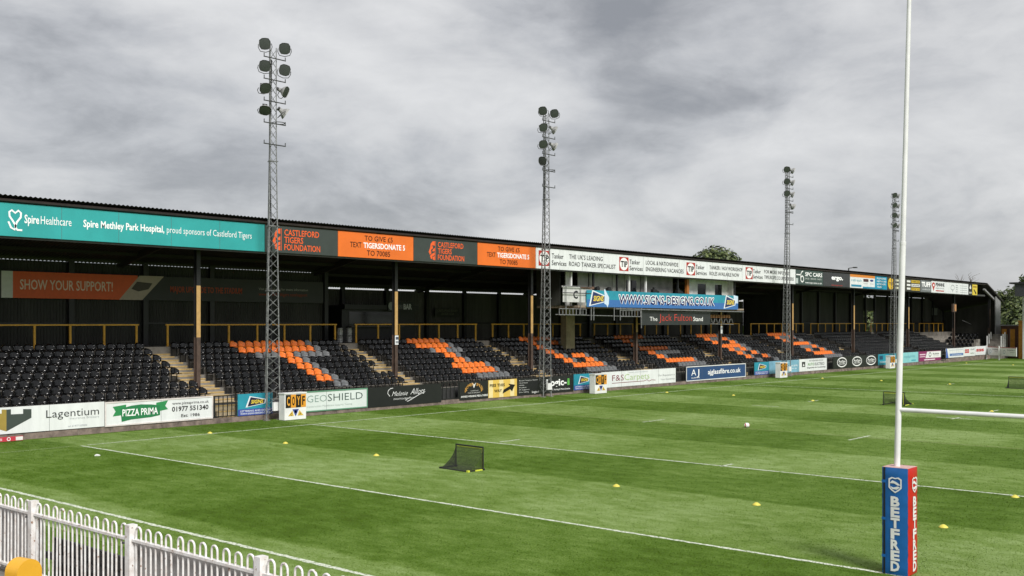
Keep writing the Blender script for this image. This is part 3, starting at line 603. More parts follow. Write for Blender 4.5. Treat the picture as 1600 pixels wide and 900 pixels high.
b.poly([(0, 0), (q(1482), 0), (q(1479.5), 1), (0, 1)], '3f62b5'); b.rect(q(1484), q(1505), .18, .44, '5878ae'); b.ptext('environmental', 1487, 1502, .24, .36, 'c9d5ea', bold=.02, lift=.014); b.rect(q(1483), q(1505), .78, .84, 'b9bfca')
b = hoard(1506.2, 1523.6, BOARDW, 'white board with red triple letters beside small grey lines', .56, 1.64); b.ptext('SSS', 1507.5, 1514.2, .38, .76, 'c23a3a', bold=.05); b.ptext('SCAFF', 1516.5, 1522.5, .66, .80, '7a807e', bold=.02); b.ptext('SUPPLY', 1516.5, 1522.5, .24, .36, '8fa08e', bold=.02)
b = hoard(1524, 1540.4, BOARDW, 'white board with wide red triple letters at the corner', .60, 1.68); b.ptext('SSS', 1525, 1537.5, .42, .68, 'c23a3a', bold=.06)
# corner boards that turn towards the camera
pc = Vector((Xat(1542, HY), HY)); pe = Vector((133.6, 36.6)); dv = (pe-pc); LN = dv.length; rz = math.atan2(dv.y, dv.x)
for a, e, t in ((.02, .43, 'left'), (.46, .98, 'right')):
    p = pc+dv*a
    b = Board('advertising_board', (p.x, p.y, .55), LN*(e-a), 1.05, BOARDW, 'white angled corner board with red top edge, the %s of the two' % t, 'advertising board', 'boards along the foot of the stand', rz=rz)
    w = b.L; b.rect(0, w, .92, 1.0, 'a8402f'); b.ring(w*.25, .45, .22, .2, .06, '86a9b0'); b.text('TOOLS', w*.42, w*.9, .62, .74, '4e5a62', bold=.03); b.rect(w*.62, w*.9, .4, .45, '9aa6a8')
    pl = tag(MB().box((-.06, -.06, 0), (.06, .06, 1.75)).build('corner_post', WHITE, None, (p.x-.1, p.y+.1, 0)), 'white stub post at the %s angled corner board' % t, 'post')
# low block kerb below the boards
kerb = thing('kerb_wall', (8, HY+.02, 0), 'low stained concrete block wall below the advertising boards', 'wall')
KM = mat('kerb_block', (.22, .17, .145), .9, .35, 2.5, bump=.3)
x = 8.0
while x < 139:
    w = 1.42; zt = .25+max(0, (x-70)/70)*.12+max(0, (x-112)/26)*.2
    MB().box((x-8+.012, .0+random.uniform(0, .012), 0), (x-8+w-.012, .16, zt-random.uniform(0, .012))).build('concrete_block', KM, kerb); x += w
MB().box((0, .02, 0), (131, .14, .22)).build('mortar_core', CONC, kerb)
# gates between the boards
def gate(p0, p1, where, nb):
    a, b_ = Xat(p0, HY), Xat(p1, HY); w = b_-a; z0 = .28; z1 = 1.27
    o = thing('metal_gate', (a, HY+.02, 0), 'black barred pitchside gate %s' % where, 'gate', 'gates onto the pitch')
    m = MB(); m.box((.03, -.02, z1-.05), (w-.03, .02, z1)); m.box((.03, -.02, z0), (w-.03, .02, z0+.05)); m.box((.03, -.02, z0+.62), (w-.03, .02, z0+.66)); m.box((.03, -.025, z0), (.09, .025, z1)); m.box((w-.09, -.025, z0), (w-.03, .025, z1)); m.build('gate_frame', BLKST, o)
    for i in range(1, nb): x = .06+(w-.12)*i/nb; MB().box((x-.018, -.015, z0+.05), (x+.018, .015, z1-.05)).build('bar', BLKST, o)
gate(333.4, 371, 'between the telephone-number board and the teal board', 5); gate(690.5, 717.7, 'beside the handwritten black board', 4); gate(1056.4, 1072, 'left of the navy blue board', 5)
gate(1165.4, 1178.6, 'right of the navy blue board', 4); gate(1292.4, 1301.6, 'left of the three ringed emblems', 4); gate(1470.3, 1478, 'beside the magenta board', 3)

# ------------------------------------------------------------------ white cabinets by the towers
def cabinet(x0, x1, label, small=False):
    y0, y1 = 40.2, 40.62; h = 1.30; w = x1-x0
    o = thing('padded_cabinet', (x0, y0, 0), label, 'cabinet', 'white cabinets at the tower feet')
    MB().box((0, 0, .03), (w, y1-y0, h-.05)).build('body', WHITE, o); MB().box((-.03, -.03, h-.05), (w+.03, y1-y0+.03, h)).build('lid', WHITE, o); MB().box((.05, .05, 0), (w-.05, y1-y0-.05, .03)).build('plinth', DARKST, o)
    p = w*.94/4
    for i, ch in enumerate('COYF'):
        c = '17140f' if i % 2 == 0 else 'e09a2d'
        pn = MB().box((w*.05+p*i, -.012, h*.46), (w*.05+p*(i+1), -.002, h*.93)).build('letter_panel', flat(c), o)
        v, f, a, b_ = glyphs(ch, .03); sx = p*.56/(b_-a); MB().add([(w*.05+p*i+p*.22+(q[0]-a)*sx, -.018, h*.55+q[1]*h*.30/CAP) for q in v], f).build('letter', flat('e9a83c' if i % 2 == 0 else '17140f'), pn)
    tri = lambda pts, c: MB().add([(w*a, -.008, h*b_) for a, b_ in pts], [tuple(range(len(pts)))]).build('crest_mark', flat(c), o)
    tri([(.36, .40), (.66, .40), (.51, .14)], '3a4b93'); tri([(.16, .16), (.42, .16), (.36, .36)], 'd3b04a'); tri([(.60, .16), (.88, .16), (.68, .36)], 'd3b04a'); tri([(.46, .36), (.56, .36), (.56, .26), (.46, .26)], 'e8e8e8')
    for ch, xx in (('C', .27), ('F', .70)):
        v, f, a, b_ = glyphs(ch, .03); MB().add([(w*xx+(q[0]-a)*.12, -.012, h*.18+q[1]*.14) for q in v], f).build('letter', flat('3b3010'), o)
cabinet(30.05, 31.30, 'white cabinet with four lettered panels beside the nearest floodlight tower')
cabinet(54.35, 55.65, 'white cabinet with four lettered panels left of the maroon-lettered board')
cabinet(80.0, 81.3, 'white cabinet with four lettered panels at the third floodlight tower')
cabinet(103.6, 104.9, 'white cabinet with four lettered panels just left of the goal post')

# ------------------------------------------------------------------ floodlight towers
LH = mat('lamp_housing', (.33, .33, .32), .5, .2, 6); LG = mat('lamp_glass', (.06, .068, .064), .25, .08, 9)
def unit_bar():
    m = MB().tube([(0, 0, 0), (0, 0, 1)], 1, 4); o = m.build('brace', STEEL); me = o.data; bpy.data.objects.remove(o); return me
UB = unit_bar()
def bar_between(name, p, q, r, parent):
    p = Vector(p); q = Vector(q); d = q-p; o = link(name, UB, parent); o.location = p; o.rotation_euler = d.to_track_quat('Z', 'Y').to_euler(); o.scale = (r, r, d.length); return o
def lamp_meshes():
    prof = [(0.05, -.34), (.10, -.30), (.13, -.16), (.24, -.04), (.285, .05), (.29, .09)]
    m = MB(); V = []; Fc = []; n = 12
    def sq(q):                       # rounded square section
        c, s = cos(q), sin(q); k = (abs(c)**3.2+abs(s)**3.2)**(-1/3.2); return c*k, s*k
    for r, y in prof:
        for j in range(n): a, b_ = sq(2*pi*j/n+.13); t = min(1, max(0, (r-.1)/.15)); V.append((r*(a*t+cos(2*pi*j/n+.13)*(1-t)), y, r*(b_*t+sin(2*pi*j/n+.13)*(1-t))))
    for i in range(len(prof)-1):
        for j in range(n): Fc.append((i*n+j, i*n+(j+1) % n, (i+1)*n+(j+1) % n, (i+1)*n+j))
    Fc.append(tuple(range(n))); m.add(V, Fc); hm = mk('floodlight', m, LH, False)
    g = MB(); g.add([(.26*sq(2*pi*j/n+.13)[0], .075, .26*sq(2*pi*j/n+.13)[1]) for j in range(n)]+[(0, .10, 0)], [(j, (j+1) % n, n) for j in range(n)]); gm = mk('glass', g, LG)
    y = MB(); y.tube([(-.32, -.02, 0), (-.34, -.10, -.16), (-.26, -.14, -.34), (0, -.14, -.40), (.26, -.14, -.34), (.34, -.10, -.16), (.32, -.02, 0)], .018, 5); y.box((-.12, -.42, -.07), (.12, -.32, .07)); ym = mk('yoke', y, DARKST)
    return hm, gm, ym
LM = lamp_meshes()
def leg_w(z): return .76-.42*min(1, z/13.0)
def tower(x, lamps, label, bars_from=.25):
    yb = 40.9; HT = 17.55
    o = thing('floodlight_tower', (x, yb, 0), label, 'floodlight tower', 'floodlight towers in front of the stand')
    def c(k, z): w = leg_w(z); return Vector(((-.5*w, 0, z), (.5*w, 0, z), (0, .866*w, z))[k])
    for k in range(3): MB().tube([c(k, 0), c(k, 13), c(k, HT)], [.036, .029, .024], 6).build('leg', STEEL, o, smooth=True)
    z = bars_from
    while z < HT-.3:
        dz = max(.42, leg_w(z)*.95 if z > 9 else .46)
        z2 = min(z+dz, HT)
        for k in range(3):
            k2 = (k+1) % 3; r = .0105
            bar_between('brace', c(k, z), c(k2, z2), r, o); bar_between('brace', c(k2, z), c(k, z2), r, o)
        z = z2
    for z in (3.0, 6.1, 9.15, 12.2):
        m = MB(); 
        for k in range(3): m.tube([c(k, z), c((k+1) % 3, z)], .025, 4); m.box(tuple(c(k, z)-Vector((.06, .06, .02))), tuple(c(k, z)+Vector((.06, .06, .02))))
        m.build('flange_ring', STEEL, o)
    for k in range(3): p = c(k, 0); MB().box((p.x-.12, p.y-.12, 0), (p.x+.12, p.y+.12, .05)).build('base_plate', CONC, o)
    MB().tube([(.42+.30*cos(2*pi*i/18)-.05, .1+.30*sin(2*pi*i/18), 14.05) for i in range(18)], .02, 5, closed=True).build('safety_hoop', DARKST, o)
    MB().tube([(.05, .25, .3), (.06, .22, 8), (-.04, .2, 12), (.03, .18, 17)], .03, 5).build('cable', BLKST, o)
    for z in [17.0-1.02*i for i in range(4)]+[12.95]:
        m = MB(); m.tube([(-.62, -.12, z), (.62, -.12, z)], .028, 5); m.tube([(-.6, -.12, z), (-.6, -.12, z+.16)], .022, 5); m.tube([(.6, -.12, z), (.6, -.12, z+.16)], .022, 5); m.build('cross_arm', DARKST, o)
    for i, (sx, row, yaw, pit) in enumerate(lamps):
        z = 17.0-1.02*row+.58
        f = link('floodlight', LM[0], o); f.location = (sx*.56, -.12, z); f.rotation_euler = (R(-pit), R(random.uniform(-10, 10)), R(yaw)); f.scale = (.93, .93, .93)
        link('glass', LM[1], f); link('yoke', LM[2], f)
    m = MB().box((-.05, -.1, .45), (.35, .02, .85)); m.build('switch_box', WHITE, o)
# yaw turns the lamp about the vertical: 180 faces the camera side of the pitch
A = [(s, r, y, p) for r in range(4) for s, y, p in ((-1, 165, 22), (1, 172, 22))]
def lay(ls, drop=()): return [l for i, l in enumerate(ls) if i not in drop]
L1 = [(-1, 0, 142, 12), (1, 0, 146, 16), (-1, 1, 145, 18), (1, 1, 150, 14), (-1, 2, 160, 34), (1, 2, 212, 22), (-1, 3, 150, 44), (1, 3, 246, 34)]
tower(Xat(427, 40.9), L1, 'nearest and tallest-looking floodlight tower carrying eight lamps')
L2 = [(-1, 0, 118, 20), (1, 0, 126, 18), (-1, 1, 150, 22), (1, 1, 232, 28), (-1, 2, 140, 26), (1, 2, 240, 26), (-1, 3, 108, 20)]
tower(Xat(855, 40.9), L2, 'second floodlight tower, standing by the orange and white roof signs')
L3 = [(-1, 0, 128, 24), (1, 0, 230, 24), (-1, 1, 135, 24), (1, 1, 225, 24), (-1, 2, 140, 24), (1, 2, 220, 24), (1, 3, 245, 28)]
tower(Xat(1232, 40.9), L3, 'third floodlight tower, right of the blue web-address banner')
L4 = [(-1, 0, 140, 24), (1, 0, 205, 24), (-1, 1, 150, 24), (1, 1, 205, 24), (-1, 2, 140, 24), (1, 2, 200, 24), (-1, 3, 160, 24), (1, 3, 210, 26)]
tower(Xat(1399, 40.9), L4, 'farthest floodlight tower, just left of the goal post')

# ------------------------------------------------------------------ television gantry
GY = 42.5
gl, gr = Xat(882, 43.6), Xat(1137, 43.6)
gan = thing('television_gantry', (gl, 43.6, 5.6), 'white boarded camera gantry hung under the middle of the roof', 'gantry')
GP = Vector((gl, 43.6, 5.6))
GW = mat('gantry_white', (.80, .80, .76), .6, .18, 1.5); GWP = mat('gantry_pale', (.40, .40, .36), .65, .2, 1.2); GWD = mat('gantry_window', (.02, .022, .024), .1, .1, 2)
def gp(name, mb, m, **k):
    mb.v = [(x-GP.x, y-GP.y, z-GP.z) for x, y, z in mb.v]; return mb.build(name, m, gan, **k)
gx = lambda px, y=43.6: Xat(px, y)
gp('floor', MB().box((gl, 42.45, 5.60), (gr+.6, 46.0, 5.74)), mat('gantry_timber', (.30, .24, .18), .8, .2, 2))
BWY = 43.85
for a, e in ((884, 890), (903, 919), (921, 956), (957, 975), (976, 1000), (1001, 1051), (1072, 1090), (1103, 1117), (1128, 1140)):
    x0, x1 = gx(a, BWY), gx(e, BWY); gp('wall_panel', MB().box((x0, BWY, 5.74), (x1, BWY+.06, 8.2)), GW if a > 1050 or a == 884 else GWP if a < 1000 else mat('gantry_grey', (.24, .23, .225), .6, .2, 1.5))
for a, e in ((1090, 1103), (1117, 1128)):
    x0, x1 = gx(a, BWY), gx(e, BWY); gp('wall_panel', MB().box((x0, BWY+.005, 5.74), (x1, BWY+.055, 6.35)), GW); gp('wall_panel', MB().box((x0, BWY+.005, 7.75), (x1, BWY+.055, 8.2)), GW)
    w = gp('window', MB().box((x0, BWY+.02, 6.35), (x1, BWY+.05, 7.75)), GWD)
    f = MB(); f.box((x0, BWY-.02, 6.33), (x1, BWY+.004, 6.39)); f.box((x0, BWY-.02, 7.71), (x1, BWY+.004, 7.77)); f.v = [(p[0]-GP.x, p[1]-GP.y, p[2]-GP.z) for p in f.v]; f.build('frame', WHITE, w)
x0, x1 = gx(978, BWY), gx(994, BWY); d = gp('doorway', MB().box((x0, BWY-.03, 5.76), (x1, BWY-.005, 7.7)), GWD)
gp('ceiling', MB().box((gl, 43.0, 8.22), (gr+.3, 46, 8.28)), DARKST)
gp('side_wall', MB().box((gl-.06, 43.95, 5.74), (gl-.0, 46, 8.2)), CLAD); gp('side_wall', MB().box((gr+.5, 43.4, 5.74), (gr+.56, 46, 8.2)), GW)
for p in (884, 919, 956, 975, 1001, 1051, 1140): x = gx(p); gp('post', MB().box((x-.06, 43.1, 5.74), (x+.06, 43.22, 8.2)), WHITE if p in (884, 1001, 975) else BLKST)
x = gx(1070); gp('orange_post', MB().box((x-.16, 43.3, 5.74), (x+.16, 43.5, 8.2)), mat('orange_post_paint', (.42, .15, .03), .6, .2, 3))
x0, x1 = gx(880, GY), gx(921, GY); gp('front_panel', MB().box((x0, GY, 5.95), (x1, GY+.05, 6.92)), mat('panel_white_worn', (.62, .62, .60), .6, .15, 2)); gp('panel_ledge', MB().box((x0, GY-.03, 6.92), (x0+(x1-x0)*.62, GY+.12, 7.02)), WHITE)
gp('timber_ledge', MB().box((x0+(x1-x0)*.63, GY-.03, 6.86), (x1+.5, GY+.12, 7.02)), mat('ledge_timber', (.16, .09, .06), .8, .2, 2))
v, f, a, b_ = glyphs('C', .03); gp('letter', MB().add([(x0+1.05+q[0]*.75, GY-.012, 6.2+q[1]*.72) for q in v], f), flat('20242a'))
for z in (6.55, 6.98): gp('handrail', MB().tube([(x0-.2, GY-.15, z), (x1, GY-.15, z)], .03, 5), DARKST)
for p in (881.5, 904.5): x = gx(p, GY); gp('handrail_post', MB().tube([(x, GY-.15, 5.1), (x, GY-.15, 7.0)], .03, 5), STEEL)
def truss(p0, p1, zb, zt, n):
    a, e = gx(p0, GY), gx(p1, GY); m = MB(); m.tube([(a, GY-.1, zb), (e, GY-.1, zb)], .03, 5); m.tube([(a, GY-.1, zt), (e, GY-.1, zt)], .03, 5)
    for i in range(n+1): x = a+(e-a)*i/n; m.tube([(x, GY-.1, zb), (x, GY-.1, zt)], .03, 5)
    gp('underside_ladder_truss', m, STEEL)
truss(872, 914, 5.10, 5.50, 8); truss(967, 999, 5.02, 5.45, 7)
for p in (921.5, 925.5, 957.5, 967, 1000): x = gx(p, GY); gp('scaffold_stub', MB().tube([(x, GY-.12, 4.75 if p != 1000 else 4.2), (x, GY-.12, 5.7)], .035, 5), STEEL)
gp('scaffold_tube', MB().tube([(gx(868, GY), GY, 5.12), (gx(1000, GY), GY, 5.02)], .03, 5), STEEL); gp('scaffold_tube', MB().tube([(gx(960, GY), GY-.12, 5.55), (gx(1160, GY), GY-.12, 5.48)], .045, 5), STEEL)
m = MB()
for i in range(9): x = gx(1111+4*i, GY); m.tube([(x, GY, 4.55 if i % 2 else 4.9), (gx(1113+4*i, GY), GY, 4.9 if i % 2 else 4.55)], .03, 4)
m.tube([(gx(1110, GY), GY, 4.5), (gx(1146, GY), GY, 4.45)], .03, 4); gp('scaffold_braces', m, STEEL)
m = MB()
for i in range(8): x = gx(1112+4*i, 43.2); m.box((x-.16, 43.2, 4.98), (x+.1, 43.3, 5.22))
gp('timber_joist_ends', m, mat('joist_timber', (.42, .20, .09), .8, .2, 4))
x = gx(888, 46.5); gp('gantry_pillar', MB().box((x-.5, 46.3, 2.2-0), (x+.5, 46.8, 5.6)), mat('pillar_cream', (.30, .26, .16), .8, .2, 2))
a, e = gx(917, 42.35), gx(1153, 42.35)
ban = Board('web_address_banner', (a, 42.35, 5.66), e-a, 1.12, SIGNT, 'blue banner with large outlined web address along the gantry front', 'banner', th=.05)
ban.rect(0, ban.L, 0, .45, '3c6fae'); ban.ptext('WWW.SIGNS-DESIGNS.CO.UK', 967, 1116, .22, .76, '1f1d58', bold=.022, outline='fbfcff')
megaphone(ban, ban.lx(921.5), ban.lx(946), .06, 1.0, '2b3663'); megaphone(ban, ban.lx(1131.5), ban.lx(1149), .06, 1.0, '2b3663')
ban.poly([(ban.lx(944), .2), (ban.lx(947), .15), (ban.lx(949), -.02), (ban.lx(951), .2), (ban.lx(951.5), .6), (ban.lx(948), .85), (ban.lx(945), 1.1), (ban.lx(943.5), 1.05), (ban.lx(944.5), .7)], 'cfe0f0', 'pointing_hand', .014); ban.poly([(ban.lx(1147.5), .1), (ban.lx(1153), .02), (ban.lx(1153), .95), (ban.lx(1146), 1.05)], 'cfe0f0', 'pointing_hand', .005)
a, e = gx(1001, 42.6), gx(1110, 42.6)
sgn = Board('stand_name_sign', (a, 42.6, 4.42), e-a, 1.0, mat('sign_charcoal', (.03, .034, .034), .5, .15, 1), 'dark sign with red and white stand name hung below the blue banner', 'sign', th=.05)
sgn.ptext('The', 1015, 1027, .30, .60, 'efefec', bold=0); sgn.ptext('Jack Fulton', 1030, 1081, .30, .82, 'd0493c', bold=-.012); sgn.ptext('Stand', 1083, 1098, .30, .62, 'efefec', bold=.01)
def tvcam(p, z, label, big):
    x = gx(p, 42.95); o = thing('camera_on_tripod', (x, 42.95, z), label, 'camera', 'cameras on the gantry'); h = .95
    for k in range(3): q = 2*pi*k/3+.5; MB().tube([(.28*cos(q), .28*sin(q), 0), (0, 0, h)], .022, 5).build('leg', BLKST, o)
    MB().tube([(0, 0, h-.05), (0, 0, h+.08)], .07, 8).build('pan_head', BLKST, o)
    if big: MB().box((-.28, -.12, h+.08), (.22, .12, h+.34)).build('camera_body', BLKST, o); MB().tube([(.22, 0, h+.2), (.5, -.05, h+.16)], [.07, .1], 10).build('lens', BLKST, o); MB().box((-.12, -.06, h+.34), (.06, .06, h+.50)).build('viewfinder', BLKST, o)
    else: MB().tube([(0, .15, h+.2), (0, -.02, h+.2), (0, -.16, h+.2)], [.1, .17, .19], 10).build('lamp_head', BLKST, o)
tvcam(932, 5.76, 'small round-headed device on a tripod, leftmost on the gantry', False); tvcam(950, 5.76, 'small round-headed device on a tripod, second on the gantry', False)
tvcam(1022, 5.76, 'black television camera on a tripod before the grey gantry wall', True); tvcam(1060, 5.76, 'black television camera on a tripod beside the orange gantry post', True)

# ------------------------------------------------------------------ boards and bar inside the stand
WY = 50.85
a, e = 14.0, Xat(505, WY)
b = Board('wall_banner', (a, WY, 5.78), e-a, 1.28, mat('banner_charcoal', (.045, .048, .048), .6, .1, 1), 'long orange and charcoal support banner on the shaded back wall', 'banner'); q = b.lx
OB = 'e5622c'; b.rect(q(20), q(215), 0, 1, OB, 'orange_panel'); b.poly([(q(186), 0), (q(218), 1), (q(256), 1), (q(222), 0)], 'b9aa9c', 'photo_panel', .008); b.poly([(q(205), .45), (q(214), .75), (q(238), .7), (q(232), .45), (q(216), .35)], '4d443e', 'photo_detail', .010)
b.rect(q(2), q(20), 0, 1, 'd9dcd4', 'white_panel'); b.ptext('SHOW YOUR SUPPORT!', 31, 176, .33, .70, 'f3d9c4', bold=.012)
b.ptext('MAJOR UPGRADE TO THE STADIUM', 266, 378, .36, .60, 'b2471d', bold=.02); b.ptext('Visit the website for more information', 404, 481, .55, .66, 'b7b7b0', bold=0); b.ptext('www.castlefordtigers.com/support', 404, 480, .30, .44, '9c3f1c', bold=.01)
KX0, KX1 = Xat(534, 52.2), Xat(648, 52.2)
k = thing('bar_kiosk', (KX0, 52.2, WALK), 'black bar kiosk with white lettering at the back of the stand', 'kiosk')
MB().box((0, 0, 0), (KX1-KX0, 2.0, 2.35)).build('kiosk_body', BLKST, k); MB().box((-.05, -.35, 2.1), (KX1-KX0+.05, 0, 2.4)).build('canopy', BLKST, k)
MB().box((.6, -.02, 1.05), (KX1-KX0-1.6, -.004, 1.95)).build('serving_hatch', GWD, k); MB().box((.4, -.45, .95), (KX1-KX0-1.4, -.03, 1.02)).build('counter', DARKST, k)
s = MB().box((Xat(606, 51.8)-KX0, -.42, 2.02), (Xat(646, 51.8)-KX0, -.36, 2.62)).build('bar_sign', BLACK, k)
v, f, a, b_ = glyphs('BAR', .04); xx = Xat(630, 51.8)-KX0; w = Xat(643, 51.8)-Xat(630, 51.8); MB().add([(xx+(p[0]-a)*w/(b_-a), -.434, 2.14+p[1]*.34/CAP) for p in v], f).build('lettering', flat('b9bcb8'), s)
v, f, a, b_ = glyphs('TIGERS', .02); xx = Xat(619, 51.8)-KX0; w = Xat(628.5, 51.8)-Xat(619, 51.8); MB().add([(xx+(p[0]-a)*w/(b_-a), -.434, 2.18+p[1]*.24/CAP) for p in v], f).build('lettering', flat('6d716e'), s)
xx = Xat(611, 51.8)-KX0; MB().add([(xx+.27*cos(2*pi*i/20), -.434, 2.34+.27*sin(2*pi*i/20)) for i in range(20)], [tuple(range(20))]).build('round_emblem', flat('9ba09c'), s)
for i, (p, wh) in enumerate(((531, 'left'), (545.5, 'right'))):
    o = thing('keg_stack', (Xat(p, 50.2), 50.2, WALK), 'pale stacked barrel at the foot of the bar kiosk, the %s one' % wh, 'barrel', 'barrels by the bar'); 
    for j in range(2):
        pr = [(0, .15), (.03, .18), (.12, .165), (.14, .185), (.30, .185), (.33, .165), (.42, .18), (.45, .15)]
        MB().tube([(0, 0, j*.46+z) for z, r in pr], [r for z, r in pr], 14).build('barrel', mat('keg_steel', (.50, .50, .48), .4, .3, 10, .3), o, smooth=False)
b = Board('wall_notice', (Xat(680, 54.1), 54.1, 5.05), Xat(718, 54.1)-Xat(680, 54.1), .62, mat('notice_olive', (.05, .052, .042), .7, .3, 3), 'dim olive notice on the dark rear wall right of the bar', 'notice'); b.text('CASTLEFORD RUGBY', .2, b.L-.2, .55, .8, '6a6a58', bold=.01); b.text('LEAGUE CLUB', .6, b.L-.6, .18, .42, '6a6a58', bold=.01)
b = Board('wall_notice', (Xat(1457, 50.0), 50.0, 5.9-.3), 1.9, .95, mat('notice_pale', (.17, .19, .175), .6, .1, 3), 'pale blank notice board on the wall at the far end of the stand', 'notice')
b = Board('column_notice', (CX[1]-.13, 43.845, 3.35), .26, .52, BOARDW, 'small white notice fixed to the second column from the left', 'notice', th=.015); b.rect(.05, .25, .55, .85, '4b5566'); b.rect(.05, .25, .15, .4, '8d9196')
b = Board('column_notice', (CX[4]-.14, 43.845, 3.7), .28, .62, BOARDW, 'small white notice fixed to the column below the blue banner', 'notice', th=.015); b.rect(.05, .28, .5, .8, '8d9196')
for px, y0 in ((160, 411), (320, 424), (650, 421)):
    x = Xat(px, 44.6); z = roofz(44.6)-.34
    o = thing('twin_spotlight', (x, 44.6, z), 'small pale twin spotlight under the roof %s' % ('left of the first column' if px == 160 else 'right of the first column' if px == 320 else 'right of the second column'), 'spotlight', 'spotlights under the roof')
    for s_ in (-1, 1): MB().tube([(s_*.14, .06, .02), (s_*.16, -.08, -.06)], [.05, .085], 8).build('lamp_head', mat('pale_lamp', (.5, .5, .46), .4, .1, 5), o)
    MB().box((-.2, .05, .04), (.2, .09, .30)).build('bracket', BLKST, o)
# corner platform with white rails and a draped flag
o = thing('viewing_platform', (Xat(1523, 46), 46, 2.8), 'pale scaffold platform with a black and amber flag in the far corner', 'platform')
w = Xat(1545, 46)-Xat(1523, 46)
m = MB(); m.tube([(0, 0, 0), (0, 0, 2.55)], .06, 6); m.tube([(0, 0, 2.55), (w, 0, 2.55)], .05, 6); m.tube([(w, 0, 0), (w, 0, 2.55)], .06, 6); m.tube([(-3.2, .6, 2.1), (-.2, .3, 1.5)], .05, 5); m.build('rail_frame', STEEL, o)
MB().box((0, -.1, -.1), (w, .1, .1)).build('deck_edge', WHITE, o)
f = MB(); n = 14
V = [(w*.40+(w*.6+.8)*i/n, -.12+.06*sin(i*1.3), 2.6-.04*i/n-(0 if k == 0 else .95+.1*sin(i))) for i in range(n+1) for k in (0, 1)]
for i in range(n): f.k = (0, 0, 1, 1, 0, 0, 1)[i % 7]; f.add([V[2*i], V[2*i+1], V[2*i+3], V[2*i+2]], [(0, 1, 2, 3)])
f.build('flag', [BLACK, mat('flag_amber', (.6, .42, .06), .7, .1, 4)], o)
o = thing('hanging_lamp_box', (Xat(1490.5, 43.5), 43.5, 6.4), 'small amber-lit box on the farthest inner column', 'lantern'); MB().box((-.55, -.1, -.5), (.55, .1, .5)).build('box_frame', COLB, o); MB().box((-.1, -.13, -.4), (.5, -.105, .4)).build('amber_face', mat('amber_face', (.55, .27, .11), .5, .3, 3), o)

# ------------------------------------------------------------------ goal posts and pads
GPX, GPY = 19.2, 7.27
goal = thing('goal_posts', (GPX, GPY, 0), 'tall white rugby goal posts with crossbar at the near try line', 'goal posts')
ln = lambda z: .10-.0262*z
def gpost(y, first):
    z1, z2 = 6.05, 13.5
    l = (lambda z: ln(z)) if first else (lambda z: 0)
    MB().tube([(0, y+l(0), 0), (0, y+l(z1), z1)], .054, 14).build('post', WHITE, goal, smooth=True)
    MB().tube([(0, y+l(z1-.03), z1-.03), (0, y+l(z1+.03), z1+.03)], .057, 14).build('joint_collar', WHITE, goal, smooth=True)
    MB().tube([(0, y+l(z1), z1), (0, y+l(z2), z2)], [.047, .031], 12).build('upper_post', mat('upper_post_white', (.80, .80, .79), .5, .06, 4), goal, smooth=True)
gpost(0, True); gpost(-5.5, False)
MB().tube([(0, ln(3.0)-.0, 3.0), (0, -5.5, 2.99)], .042, 12).build('crossbar', WHITE, goal, smooth=True)
BLUE = mat('pad_blue', lin('1d62a8'), .38, .1, 3, bump=.25); RED = mat('pad_red', lin('c01c1a'), .38, .1, 3, bump=.25); PTOP = mat('pad_top', (.66, .40, .36), .5, .15, 6)
